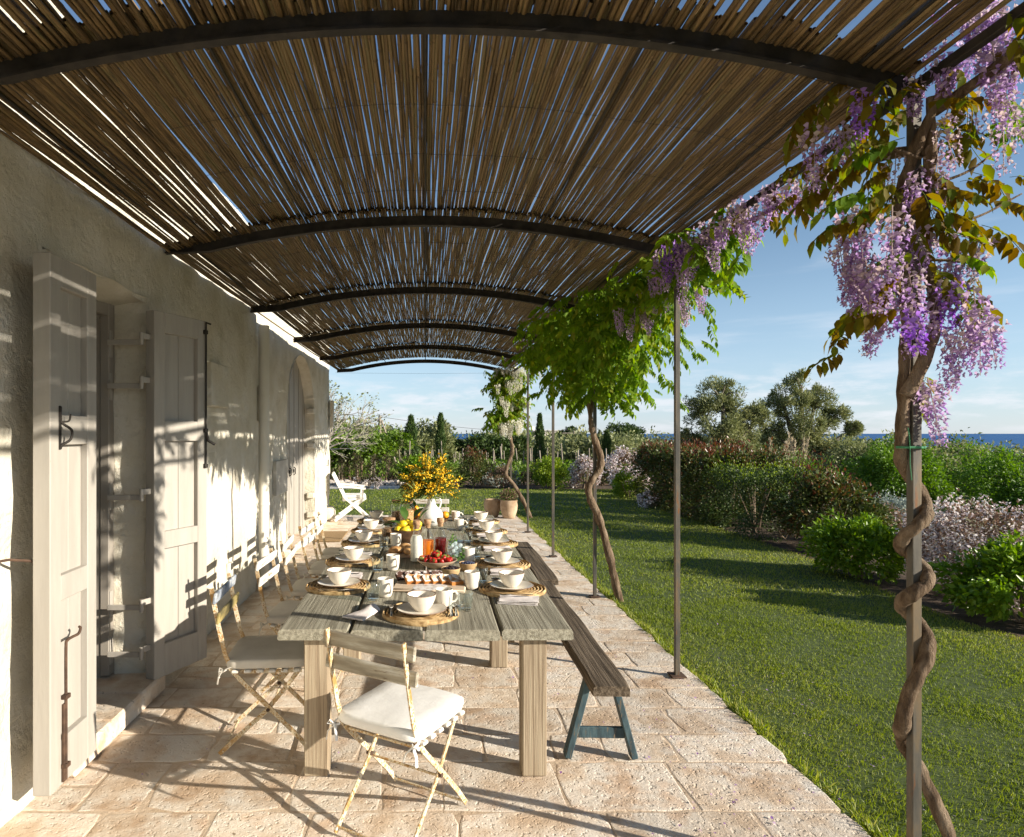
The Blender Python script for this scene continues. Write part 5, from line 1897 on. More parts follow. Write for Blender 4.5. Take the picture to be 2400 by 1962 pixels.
# leaves: named places seen in the picture plus fill around the limbs
LFP = [(1700, 210, 2.3, 190), (1740, 195, 2.2, 170), (1690, 235, 2.4, 200), (1880, 140, 2.2, 90), (1990, 180, 2.2, 10), (2060, 190, 2.2, 0), (2090, 230, 2.3, -10), (1760, 330, 2.3, 200), (1730, 390, 2.35, 185),
       (1760, 460, 2.2, 190), (1880, 285, 2.1, 170), (1900, 400, 2.1, 20), (1870, 420, 2.05, 150), (1930, 450, 2.1, 10), (2000, 430, 2.15, 5), (1950, 470, 2.1, 0), (2030, 470, 2.2, 0), (1900, 480, 2.1, 10), (1880, 560, 2.1, 160),
       (1970, 590, 2.1, 15), (2020, 570, 2.15, 10), (1870, 640, 2.1, 175), (1765, 690, 2.2, 185), (1740, 730, 2.25, 180), (1905, 780, 2.25, 20), (1920, 800, 2.3, 30), (1860, 380, 2.1, 200), (1820, 290, 2.1, 180), (2050, 250, 2.2, -20),
       (1710, 300, 2.4, 180), (1680, 330, 2.6, 190), (1830, 200, 2.2, 130), (1930, 250, 2.2, 40), (1990, 380, 2.2, -10), (1800, 400, 2.2, 170), (1890, 520, 2.05, 100), (1930, 560, 2.2, 20), (1810, 440, 2.15, 190), (1960, 130, 2.3, 60), (1650, 400, 2.9, 180), (1560, 430, 3.4, 160)]
for i in range(80):
    t = random.random()
    if t < .62:
        z = random.uniform(2.05, 2.95)
        rr = random.uniform(.02, .24) * (.6 + (z - 2.0) * .9)
        a = random.uniform(0, 6.28)
        LFP.append((None, Vector((PX + rr * math.cos(a), PY[1] + rr * math.sin(a), z)), 0, math.degrees(a)))
    elif t < .80:
        LFP.append((None, Vector((PX + random.uniform(-.05, .25), random.uniform(1.3, 2.2), random.uniform(2.75, 3.0))), 0, random.uniform(-60, 60)))
    else:
        LFP.append((None, Vector((PX + random.uniform(-.10, .15), random.uniform(2.3, 4.4), random.uniform(2.78, 2.92))), 0, random.uniform(-180, 180)))
for (X, Y, D, a) in LFP:
    p = Y if X is None else at(X, Y, D)
    p = wl_(p)
    green = random.random() < .22
    o = ob('leaf', random.choice(LEAFG if green else LEAFM), None, wis, p)
    s_ = random.uniform(.50, .88)
    o.scale = (s_, s_, s_)
    o.rotation_euler = (random.uniform(-.5, .15), random.uniform(-.4, .4), R(a - 90 + random.uniform(-25, 25)))
tw = MB()
for (x, z, dx, dz) in ((.0, 2.02, -.16, -.02), (.0, 2.35, .33, .12), (.02, 2.25, .2, -.05), (.0, 2.2, -.2, .05), (.0, 2.5, .25, .12), (.0, 2.12, .14, -.14), (.0, 2.6, -.2, .05)):
    shoot([wl_((PX + x, PY[1] - .03, z)), wl_((PX + x + dx * .5, PY[1] - .06, z + dz * .3)), wl_((PX + x + dx, PY[1] - .05, z + dz))], .006, .003, 6, tw, wob=.2)
tw.build('twig', MT['bark'], wis, smooth=60)


def joined(tmpls, P, Rm, S, name, mat_, parent, colshift=0.0, per_inst=.35):
    Vs, Fs, Rs, off = [], [], [], 0
    pick = rng.integers(0, len(tmpls), len(P))
    for t, (tv, tf, tc) in enumerate(tmpls):
        m = pick == t
        if not m.any():
            continue
        V, F, r = scatter(tv, tf, Rm[m], P[m], S[m])
        base_c = np.tile(tc, m.sum())
        Rs.append(np.clip(base_c * (1 - per_inst) + r * per_inst + colshift, 0, 1))
        Vs.append(V)
        Fs.append(F + off)
        off += len(V)
    o = ob(name, np_mesh(name, np.concatenate(Vs), np.concatenate(Fs), np.concatenate(Rs)), mat_, parent)
    o['kind'] = 'stuff'
    return o


def hang_frames(n, out=None, tilt=.4):
    a = rng.uniform(0, 2 * np.pi, n)
    A = np.stack([np.cos(a), np.sin(a), rng.uniform(-.7, .2, n)], -1)
    if out is not None:
        A = A * .8 + unit(out)
    Nn = np.stack([rng.normal(size=n) * tilt, rng.normal(size=n) * tilt, np.ones(n)], -1)
    return frames(A, Nn)


# the big green vine on the third post
vine = thing('wisteria', 'leafy green wisteria with crooked trunk spreading along the eave', 'wisteria', (PX + .26, PY[3] - .05, -.03))
V0 = Vector((PX + .26, PY[3] - .05, -.03))
sub = lambda p: Vector(p) - V0
py = PY[3]
tk = [(PX + .25, py - .03, -.06), (PX + .17, py - .03, .28), (PX + .05, py - .04, .75), (PX - .05, py - .05, .98), (PX - .075, py - .05, 1.10), (PX - .03, py - .05, 1.20), (PX + .04, py - .05, 1.30), (PX + .045, py - .05, 1.42), (PX - .01, py - .05, 1.58), (PX - .05, py - .05, 1.75), (PX - .055, py - .04, 2.0), (PX - .02, py - .02, 2.25), (PX + .02, py, 2.5), (PX + .03, py, 2.8)]
roughen(shoot([sub(p) for p in tk], .039, .023, 16, wob=.35, seg=9).build('trunk', MT['bark'], vine, smooth=60), .010, 26, .4)
lm_ = MB()
for k in range(9):
    a = random.choice((-1, 1))
    y1 = py + random.uniform(-2.2, 2.6)
    shoot([sub((PX, py, 2.25 + .05 * k)), sub((PX + random.uniform(-.25, .25), py + (y1 - py) * .4, 2.6)), sub((PX + random.uniform(-.2, .2), y1, 2.82))], .014, .006, 6, lm_, wob=.2)
lm_.build('limb', MT['bark'], vine, smooth=60)
n = 1300
yy = np.concatenate([rng.normal(py - .1, 1.05, n), rng.uniform(PY[2] - .5, PY[5] - .3, 480)])
n = len(yy)
yy = np.clip(yy, PY[2] - .55, PY[5] + .2)
env = np.clip(.16 + .78 * np.exp(-((yy - py + .05) / .95) ** 2), 0, 1.0)      # how far the mass hangs down
zz = 2.90 - rng.random(n) ** 1.15 * env
wid = .16 + .34 * np.exp(-((yy - py) / 1.3) ** 2)
xx = PX + .02 + rng.normal(size=n) * wid * .62
xx = np.where((zz < 2.45), PX + (xx - PX) * .8, xx)
zz = np.where((xx < 1.5), np.minimum(zz, roofz(xx) - .04), zz)
P = np.stack([xx, yy, zz], -1) - np.array(V0)
outv = np.stack([xx - PX, (yy - py) * .3, np.full(n, -.1)], -1)
joined(LEAFV, P, hang_frames(n, outv), rng.uniform(.42, .98, n), 'foliage', MT['wleaf'], vine, 0)
n = 26
yy = rng.uniform(4.15, 5.6, n)
P = np.stack([PX + .05 + rng.normal(size=n) * .14, yy, 2.80 - rng.random(n) * .25], -1) - np.array(V0)
joined(RACV, P, np.repeat(np.eye(3)[None], n, 0), rng.uniform(.7, 1.05, n), 'flower_cluster', MT['wflower'], vine, .15)

# the white one on the last post
wv = thing('wisteria', 'slender white flowering wisteria on the last post by the clay pots', 'wisteria', (PX + .40, PY[6] + .0, -.03))
V1 = Vector((PX + .40, PY[6], -.03))
sub1 = lambda p: Vector(p) - V1
py = PY[6]
tk = [(PX + .40, py, -.05), (PX + .27, py, .25), (PX + .06, py - .03, .62), (PX - .10, py - .04, .82), (PX - .06, py - .04, 1.05), (PX + .03, py - .04, 1.3), (PX - .0, py - .04, 1.5), (PX - .05, py - .04, 1.75), (PX - .03, py - .03, 2.2), (PX, py, 2.8)]
roughen(shoot([sub1(p) for p in tk], .042, .025, 12, wob=.35, seg=8).build('trunk', MT['bark'], wv, smooth=60), .010, 26, .4)
n = 520
zc = rng.choice([1.92, 2.05, 2.3, 2.55, 2.75, 2.85], n)
P = np.stack([PX - .08 + rng.normal(size=n) * .16 + .06 * np.sin(zc * 9), py - .05 + rng.normal(size=n) * .14, zc + rng.normal(size=n) * .07], -1) - np.array(V1)
joined(LEAFV, P, hang_frames(n), rng.uniform(.7, 1.1, n), 'foliage', MT['wleaf'], wv, .18)
n = 50
zc = rng.choice([1.80, 1.85, 2.28, 2.62, 2.9, 2.92], n)
P = np.stack([PX + .0 + rng.normal(size=n) * .17, py - .30 + rng.normal(size=n) * .1, zc + rng.normal(size=n) * .04], -1) - np.array(V1)
joined(RACV[:3], P, np.repeat(np.eye(3)[None], n, 0), rng.uniform(.9, 1.35, n), 'flower_cluster', MT['wwhite'], wv)


# ------------------------------------------------------------------ shrubs
def clump_points(n, dims, shape='ball', clumps=40, spread=.16, seed=0, shell=.5):
    """points gathered in clumps through the volume of a ball or a box, base at z = 0"""
    r_ = np.random.default_rng(seed)
    rx, ry, rz = dims
    if shape == 'ball':
        d = unit(r_.normal(size=(clumps, 3)))
        d[:, 2] = np.where(d[:, 2] < -.72, -d[:, 2], d[:, 2])
        c = d * (shell + (1 - shell) * r_.random((clumps, 1))) * .9
        C = np.stack([c[:, 0] * rx, c[:, 1] * ry, rz * .46 + c[:, 2] * rz * .54], -1)
    else:
        C = r_.uniform(-1, 1, (clumps, 3))
        f = r_.integers(0, 3, clumps)
        for k in range(clumps):
            ax = f[k]
            C[k, ax] = np.sign(C[k, ax]) * r_.uniform(.8, .98)
        C[:, 2] = (C[:, 2] + 1) / 2
        C[:, 2] = np.where(f == 2, r_.uniform(.88, .98, clumps), C[:, 2])
        C = C * np.array([rx, ry, rz])
    k = r_.integers(0, clumps, n)
    sc_ = spread * (rx + ry + rz) / 3
    P = C[k] + unit(r_.normal(size=(n, 3))) * (r_.random((n, 1)) ** .5) * 1.75 * sc_ * r_.uniform(.6, 1.2, (clumps, 1))[k]
    P[:, 2] = np.maximum(P[:, 2], .02)
    ctr = np.array([0, 0, rz * .4])
    return P, P - ctr, k


def shrub(name, label, loc, dims, n, leaf, mat_, shape='ball', clumps=40, spread=.16, tv=LEAF_V, seed=0, flowers=None, stemmat=None, cat='shrub', rz=0, stems=7, tips=None, group=None, shell=.5):
    t = thing(name, label, cat, loc, rz, group)
    P, out, k = clump_points(n, dims, shape, clumps, spread, seed, shell)
    kb = np.random.default_rng(seed + 5).random(clumps)
    bias = np.clip(rng.random(n) * .65 + kb[k] * .35, 0, 1)
    o = ob('foliage', leaf_mesh('foliage', P, leaf, out, jit=.9, tv=tv, bias=bias), mat_, t)
    o['kind'] = 'stuff'
    if flowers:
        nf, fm_, fs = flowers
        sel = np.argsort(-np.linalg.norm(out / np.array(dims), axis=1) + rng.random(n) * .5)[:nf]
        Pf = P[sel] + unit(out[sel]) * .02
        Pf = np.repeat(Pf, 3, 0) + rng.normal(size=(len(Pf) * 3, 3)) * fs * .25
        o = ob('blossom', leaf_mesh('blossom', Pf, fs, np.repeat(out[sel], 3, 0), jit=1.4, tv=WIDE_V), fm_, t)
        o['kind'] = 'stuff'
    if tips:
        nt_, tm, ts = tips
        hi = P[P[:, 2] > dims[2] * .62]
        hi = hi[rng.integers(0, len(hi), nt_)] + np.stack([rng.normal(size=nt_) * .03, rng.normal(size=nt_) * .03, rng.random(nt_) * dims[2] * .16], -1)
        o = ob('young_shoots', leaf_mesh('young_shoots', hi, ts, np.tile([0, 0, 1.0], (nt_, 1)), jit=.6), tm, t)
        o['kind'] = 'stuff'
    m = MB()
    for i in range(stems):
        a = random.uniform(0, 6.28)
        q = Vector((math.cos(a) * dims[0] * .7 * random.random(), math.sin(a) * dims[1] * .7 * random.random(), dims[2] * random.uniform(.55, .9)))
        shoot([(random.uniform(-.05, .05), random.uniform(-.05, .05), -.04), q * .45 + Vector((0, 0, .02)), q], .018 * max(.5, dims[2]), .005, 5, m, seg=4)
    m.build('stem', stemmat or MT['twig'], t)
    return t


def ground(x, y):
    return float(gz(np.float64(x), np.float64(y)))


BZ = -.05
shrub('pittosporum_shrub', 'clipped bright green pittosporum at the lawn edge beside the white flowering bush', (5.40, 5.75, BZ), (.76, .60, .70), 9000, .066, MT['pitto'], 'ball', 90, .12, LEAF_V, 1)
shrub('pittosporum_shrub', 'low rounded bright green pittosporum next to the dark photinia bush', (5.10, 7.55, BZ), (.60, .55, .70), 8000, .062, MT['pitto'], 'ball', 80, .13, LEAF_V, 2)
shrub('jasmine_bush', 'bush covered in white pink star flowers between the two pittosporums', (6.0, 6.75, BZ), (.85, .80, .98), 6500, .045, MT['mauvebrown'], 'ball', 70, .15, LEAF_V, 3, flowers=(2600, MT['whitefl'], .030))
shrub('photinia_bush', 'dark glossy rounded photinia bush with red shoots', (5.95, 9.4, BZ), (.72, .75, 1.08), 8500, .066, MT['photinia'], 'ball', 60, .15, LEAF_V, 4, tips=(260, MT['photired'], .07))
bx = shrub('box_hedge', 'square clipped box hedge with bare twigs at one side', (5.62, 10.9, BZ), (.52, .80, 1.05), 15000, .040, MT['darkleaf'], 'box', 130, .13, LEAF_V, 5, tips=(1400, MT['balleaf'], .034))
m = MB()
for i in range(110):
    a = Vector((random.uniform(.0, .45), random.uniform(-.84, -.70), random.uniform(.02, .35)))
    b = Vector((a.x + random.uniform(-.35, .3), -.84 + random.uniform(-.05, .10), a.z + random.uniform(.1, .5)))
    shoot([a, (a + b) / 2 + Vector((random.uniform(-.06, .06), -.02, random.uniform(-.06, .06))), b], .006, .002, 4, m, seg=3)
m.build('bare_twigs', MT['twig'], bx)
hx = [(5.85, 12.35), (5.92, 13.5), (5.97, 14.7), (6.1, 15.8)]
for k, (x, y) in enumerate(hx):
    shrub('photinia_hedge', 'tall dark photinia hedge plant with red tops, %s from the box hedge' % ('next', 'second', 'third', 'fourth')[k], (x, y, BZ), (.70, .68, 1.26), 9500, .075, MT['photinia'], 'box', 110, .15, LEAF_V, 20 + k, tips=(650, MT['photired'], .075), group='photinia hedge plants')
shrub('ball_bush', 'small golden green ball bush at the end of the photinia hedge', (5.35, 16.9, -.06), (.46, .46, .72), 3600, .045, MT['balleaf'], 'ball', 46, .14, WIDE_V, 7)
shrub('ball_bush', 'large golden green ball bush at the far lawn edge by the white flowers', (3.78, 19.6, -.06), (.60, .58, 1.0), 5200, .052, MT['balleaf'], 'ball', 50, .14, WIDE_V, 8)
shrub('jasmine_bush', 'white flowering bush right beside the large ball bush', (4.95, 19.9, -.06), (.55, .52, 1.0), 2600, .06, MT['mauvebrown'], 'ball', 40, .15, LEAF_V, 9, flowers=(850, MT['whitefl'], .05))
shrub('jasmine_bush', 'sprawling white flowering bush behind the small ball bush', (5.85, 18.6, -.06), (.75, .65, 1.3), 3600, .06, MT['mauvebrown'], 'ball', 44, .15, LEAF_V, 10, flowers=(1300, MT['whitefl'], .05))
shrub('jasmine_bush', 'low white flowers growing in the shade of the photinia hedge', (5.15, 14.6, -.06), (.25, .4, .40), 500, .05, MT['mauvebrown'], 'ball', 16, .16, LEAF_V, 11, flowers=(150, MT['whitefl'], .045))
shrub('lavender_bush', 'greyish mauve low bush at the far lawn edge', (2.35, 19.9, -.06), (.55, .42, .66), 3000, .05, MT['mauvebrown'], 'ball', 36, .16, LEAF_V, 12, flowers=(350, MT['silver'], .04))
shrub('photinia_bush', 'round dark photinia bush behind the mimosa bouquet', (1.5, 20.2, -.06), (.55, .55, 1.22), 3600, .065, MT['photinia'], 'ball', 46, .15, LEAF_V, 13, tips=(180, MT['photired'], .08))
shrub('laurel_bush', 'broad fresh green laurel bush left of the mimosa bouquet', (-.25, 19.9, -.06), (.68, .55, 1.02), 4600, .07, MT['pitto'], 'ball', 56, .14, WIDE_V, 14)
shrub('low_plant', 'low reddish flowering plant beside the gravel path', (-1.75, 19.5, -.06), (.42, .3, .42), 1100, .05, MT['plantred'], 'ball', 26, .16, LEAF_V, 15, flowers=(110, MT['whitefl'], .035))
shrub('santolina_bush', 'silvery grey rounded bush behind the twining post', (8.15, 11.2, -.08), (.95, .8, .62), 5200, .045, MT['silver'], 'ball', 50, .14, LEAF_V, 16)
shrub('heather_bush', 'low faded mauve brown bush in front of the silver one', (7.15, 10.0, -.06), (.95, .7, .52), 5200, .04, MT['mauvebrown'], 'ball', 50, .14, LEAF_V, 17)
shrub('rosemary_bush', 'upright yellow green bush beside the pampas plumes', (8.0, 13.2, -.06), (.75, .7, 1.30), 5200, .06, MT['limeleaf'], 'ball', 46, .16, OLIVE_V, 18)
shrub('sage_bush', 'pale silvery upright bush below the pampas plumes', (7.6, 14.2, -.06), (.8, .7, 1.15), 4200, .06, MT['silver'], 'ball', 46, .16, OLIVE_V, 19)
shrub('broom_shrub', 'thin reddish twiggy shrub rising behind the photinia bush', (6.7, 11.4, -.06), (.5, .5, 1.5), 500, .05, MT['photired'], 'ball', 30, .2, LEAF_V, 30, stems=26, stemmat=MT['plantred'])
pg = thing('pampas_grass', 'pampas grass with pale upright plumes', 'grass plant', (9.1, 16.2, -.12))
P, o_ = [], []
mst = MB()
for k in range(9):
    x, y = random.uniform(-.65, .65), random.uniform(-.3, .3)
    z1 = random.uniform(1.35, 1.75)
    lean = random.uniform(-.06, .16)
    mst.tube([(x * .5, y * .5, 0), (x, y, z1 * .6), (x + lean, y, z1)], .006, 4)
    for j in range(130):
        t = random.random()
        q = Vector((x + lean * t, y, z1 - .55 + .6 * t)) + Vector((random.gauss(0, .022), random.gauss(0, .022), 0)) * (1.3 - t)
        P.append(q)
        o_.append((random.gauss(0, .25) + .1, random.gauss(0, .25), 1))
mst.build('stalk', MT['twig'], pg)
o = ob('plume', leaf_mesh('plume', np.array(P), .09, np.array(o_), jit=.3, tv=NARROW), MT['pampas'], pg)
o['kind'] = 'stuff'
P = rng.normal(size=(900, 3)) * np.array([.35, .3, .02])
P[:, 2] = 0
o = ob('blade', leaf_mesh('blade', P, .70, np.stack([P[:, 0] * 1.2, P[:, 1] * 1.2, np.ones(900)], -1), jit=.25, tv=[(0, 0, 0), (-.012, .5, .01), (0, 1, -.03), (.012, .5, .01)]), MT['silver'], pg)
o['kind'] = 'stuff'


# ------------------------------------------------------------------ trees
def tree(name, label, loc, height, crown, leafn, leaf, mat_, barkmat, trunk_r=.12, fork=.35, branches=7, tv=LEAF_V, seed=0, group=None, clumps=60, spread=.10, droop=.0, blobs=None, cat='tree'):
    """trunk with limbs; crown made of leaf clumps gathered round several blobs (x, y, z, r)"""
    r_ = random.Random(seed)
    t = thing(name, label, cat, loc, 0, group)
    rx, ry, rz = crown
    if blobs is None:
        blobs = []
        for k in range(7):
            a = k * 2.4 + r_.random()
            q = math.sqrt((k + .4) / 7)
            blobs.append((rx * .62 * q * math.cos(a), ry * .62 * q * math.sin(a), height - rz + rz * .55 * r_.uniform(-.9, .85) * (1.1 - q * .5), r_.uniform(.42, .60) * (rx + ry + rz) / 3))
        blobs = [(x, y, min(max(z, .55 * r), height - .95 * r), r) for (x, y, z, r) in blobs]
    m = MB()
    b0 = Vector((0, 0, -.15))
    fk = Vector((r_.uniform(-.2, .2) * trunk_r * 4, r_.uniform(-.2, .2) * trunk_r * 4, height * fork))
    shoot([b0, fk * .5 + Vector((r_.uniform(-.1, .1) * height * .2, 0, 0)), fk], trunk_r * 1.2, trunk_r * .75, 9, m, wob=.35)
    for (x, y, z, r) in blobs:
        e = Vector((x, y, z))
        mid = fk.lerp(e, .5) + Vector((r_.uniform(-.2, .2), r_.uniform(-.2, .2), -.05)) * height * .08
        shoot([fk * .92, mid, e], trunk_r * .5, trunk_r * .12, 6, m, wob=.3, seg=5)
        for j in range(4):
            d = Vector((r_.gauss(0, 1), r_.gauss(0, 1), r_.gauss(0, .7))).normalized() * r * .9
            shoot([e.lerp(mid, .3 * r_.random()), e + d * .5, e + d], trunk_r * .14, trunk_r * .03, 4, m, wob=.2, seg=3)
    m.build('trunk', barkmat, t, smooth=60)
    nr = np.random.default_rng(seed + 99)
    Bv = np.array(blobs)
    per = max(4, clumps // len(blobs))
    C, Rr = [], []
    for (x, y, z, r) in blobs:
        d = unit(nr.normal(size=(per, 3))) * (nr.random((per, 1)) ** .45) * r
        C.append(d + np.array([x, y, z]))
        Rr.append(np.full(per, r))
    C, Rr = np.concatenate(C), np.concatenate(Rr)
    k = nr.integers(0, len(C), leafn)
    P = C[k] + unit(nr.normal(size=(leafn, 3))) * (nr.random((leafn, 1)) ** .5) * (1.7 * spread * Rr[k] * 2.2 * nr.uniform(.5, 1.3, len(C))[k])[:, None]
    P[:, 2] = np.maximum(P[:, 2], .05)
    out = P - C[k] + (P - np.array([0, 0, height * .5])) * .25
    kb = nr.random(len(C))
    bias = np.clip(nr.random(leafn) * .6 + kb[k] * .4, 0, 1)
    o = ob('crown', leaf_mesh('crown', P, leaf, out, droop=droop, tv=tv, bias=bias), mat_, t)
    o['kind'] = 'stuff'
    return t


# two old olives beyond the hedge
oz = ground(13.0, 27.5)
tree('olive_tree', 'old gnarled olive with leaning trunk behind the photinia hedge', (12.9, 27.2, oz), 4.4, (2.2, 1.8, 1.8), 34000, .15, MT['olive'], MT['barkgrey'], .34, .26, tv=OLIVE_V, seed=3, clumps=150, spread=.12,
     blobs=[(-.3, 0, 3.8, .75), (-1.0, .2, 3.0, .70), (.3, .3, 3.1, .65), (-.6, -.3, 2.2, .75), (.6, .2, 2.3, .65), (-1.5, .1, 1.9, .5), (1.15, -.1, 2.75, .55), (.1, 0, 1.5, .7), (.9, .3, 1.4, .6), (-1.2, .2, 1.2, .45)], group='old olives beyond the hedge')
tree('olive_tree', 'old olive with spreading side branch next to the leaning one', (16.3, 27.9, ground(16.3, 27.9)), 4.8, (2.6, 1.8, 2.0), 34000, .15, MT['olive'], MT['barkgrey'], .36, .24, tv=OLIVE_V, seed=6, clumps=150, spread=.12,
     blobs=[(.1, 0, 4.35, .75), (-.6, .2, 3.6, .65), (.75, .1, 3.6, .7), (.0, -.3, 2.9, .75), (1.6, .1, 3.0, .5), (2.25, 0, 2.45, .45), (-.9, .2, 2.4, .6), (.6, 0, 2.1, .7), (-.3, .2, 1.6, .7), (1.2, -.2, 1.5, .55), (-1.0, 0, 1.2, .5)], group='old olives beyond the hedge')
tree('fruit_tree', 'bushy fresh green fruit tree behind the twining post', (13.3, 17.8, ground(13.3, 17.8)), 1.95, (1.35, 1.3, 1.0), 17000, .085, MT['limeleaf'], MT['barkgrey'], .07, .25, seed=8, clumps=110, spread=.15, group='green fruit trees beyond the shrubs')
tree('fruit_tree', 'second bushy green fruit tree towards the sea view edge', (16.3, 16.9, ground(16.3, 16.9)), 1.95, (1.7, 1.3, 1.05), 17000, .085, MT['limeleaf'], MT['barkgrey'], .07, .22, seed=9, clumps=110, spread=.15, group='green fruit trees beyond the shrubs')
tree('fruit_tree', 'third bushy green fruit tree behind the first two', (18.2, 20.5, ground(18.2, 20.5)), 2.1, (1.8, 1.5, 1.1), 10000, .10, MT['limeleaf'], MT['barkgrey'], .07, .22, seed=10, clumps=90, spread=.15, group='green fruit trees beyond the shrubs')
tree('mulberry_tree', 'tall olive green tree behind the fruit trees', (16.0, 23.5, ground(16.0, 23.5)), 2.2, (1.6, 1.5, 1.1), 10000, .12, MT['olive'], MT['barkgrey'], .1, .25, seed=11, clumps=80, spread=.14)
for k in range(5):
    x, y = 9.8 + k * 1.6 + random.uniform(-.3, .3), 19.0 + random.uniform(-.5, 3.5)
    MB().tube([(0, 0, -.1), (.01, 0, .62)], [.05, .045], 7).build('fence_post', MT['polegrey'], None, (x, y, ground(x, y)))
    tag(bpy.context.scene.objects[-1] if False else COL.objects[-1], 'short grey wooden post in the grass below the fruit trees', 'post', 'short posts below the fruit trees')

# nearly bare fig by the corner of the house
fig = thing('fig_tree', 'pale nearly bare fig tree past the corner of the house', 'tree', (-3.5, 20.4, -.10))
fm2, fl_, fo_ = MB(), [], []
fr_ = random.Random(4)


def grow(p, d, L, r, depth):
    q = p + d * L
    mid = (p + q) / 2 + Vector((fr_.gauss(0, .07), fr_.gauss(0, .07), fr_.gauss(0, .05))) * L
    shoot([p, mid, q], r, r * .66, 6 if r > .02 else 4, fm2, wob=.15, seg=3)
    if depth == 0:
        for _ in range(3):
            fl_.append(q + Vector((fr_.gauss(0, .07), fr_.gauss(0, .07), fr_.gauss(0, .07))))
            fo_.append(d)
        return
    for _ in range(3 if depth > 1 else 2):
        nd_ = (d + Vector((fr_.gauss(.16, .5), fr_.gauss(0, .45), fr_.gauss(.14, .42)))).normalized()
        grow(q if fr_.random() < .7 else mid, nd_, L * fr_.uniform(.62, .85), r * .62, depth - 1)


for d in ((.5, .0, .8), (.15, .1, 1.0), (.85, -.1, .5), (.7, .1, .7), (.35, -.2, .9), (-.3, 0, .9)):
    grow(Vector((0, 0, 1.0)), Vector(d).normalized(), .88, .042, 4)
shoot([(0, 0, -.1), (.03, 0, .5), (0, 0, 1.05)], .15, .09, 9, fm2, wob=.2)
fm2.build('trunk', MT['barkpale'], fig, smooth=60)
sel = rng.random(len(fl_)) < .75
o = ob('leaf', leaf_mesh('leaf', np.array(fl_)[sel], .085, np.array(fo_)[sel], tv=WIDE_V), MT['olive'], fig)
o['kind'] = 'stuff'

# olive grove and other trees of the middle distance
GROVE = [(-5.6, 37, 3.2, 2.4), (-4.0, 41, 3.3, 2.4), (-1.75, 42, 3.9, 1.9), (-.45, 44, 3.9, 1.9), (.55, 42, 3.6, 1.7), (2.3, 45, 2.8, 2.2), (3.6, 48, 2.7, 2.6), (5.3, 45, 3.0, 2.3), (7.6, 46, 2.7, 2.6), (10.4, 48, 2.6, 3.0), (13.6, 46, 2.7, 2.8), (16.6, 50, 2.9, 3.0), (20.0, 47, 2.7, 3.0),
         (23.5, 44, 2.7, 3.0), (26.5, 40, 2.5, 2.8), (30, 44, 2.7, 3.2), (34, 40, 2.9, 3.2), (24, 34, 2.2, 2.6), (30, 33, 2.5, 2.6), (22, 29, 2.0, 2.2), (27, 27, 2.3, 2.3), (38, 46, 3.0, 3.2), (-4.6, 31, 2.9, 2.0), (-2.8, 35, 2.8, 2.0), (9.0, 34, 2.2, 2.0), (19, 38, 2.4, 2.6)]
gb = []
for v in range(4):
    gb.append(v)
for k, (x, y, h, w) in enumerate(GROVE):
    dark = k in (5, 7)
    tree('olive_tree' if not dark else 'carob_tree', 'grey green olive tree ' + ('behind the bare fig' if x < -4 else 'beyond the vineyard stakes' if x < 8.6 else 'far behind the photinia hedge' if x < 20.5 else 'behind the green fruit trees') if not dark else ('dark round carob tree beside the slim cypress' if k == 5 else 'dark round carob tree behind the white wisteria'), (x, y, ground(x, y)), h, (w, w * .9, h * .48), 9000, .25, MT['darkleaf'] if dark else MT['olive'],
         MT['barkgrey'], .2, .3, tv=LEAF_V, seed=40 + k, clumps=120, spread=.17, group='trees of the grove')


def cypress(x, y, h, r, label):
    t = thing('cypress_tree', label, 'tree', (x, y, ground(x, y)), 0, 'slim cypresses in the vineyard')
    n_ = 3800
    z = rng.random(n_) ** .9 * h
    prof = r * np.minimum(1, (z / h * 5 + .3)) * np.clip((1 - z / h), 0, 1) ** .55 * (1 + .22 * np.sin(z * 7 + x))
    a = rng.uniform(0, 6.28, n_)
    q = np.sqrt(rng.random(n_)) * .4 + .6
    P = np.stack([prof * q * np.cos(a), prof * q * np.sin(a), z], -1)
    o = ob('crown', leaf_mesh('crown', P, .15, np.stack([np.cos(a) * .4, np.sin(a) * .4, np.ones(n_)], -1), jit=.35, tv=OLIVE_V), MT['cypress'], t)
    o['kind'] = 'stuff'
    MB().tube([(0, 0, -.1), (0, 0, h * .5), (0, 0, h * .9)], [.08, .05, .015], 6).build('trunk', MT['barkgrey'], t)


cypress(-.62, 27.5, 2.75, .42, 'tallest slim cypress left of the mimosa bouquet')
cypress(.75, 31.5, 3.15, .33, 'slim cypress right behind the mimosa bouquet')
cypress(5.45, 30.5, 3.05, .30, 'slim cypress between the two thin posts')
cypress(8.5, 30.0, 2.2, .28, 'short slim cypress beside the crooked wisteria trunk')

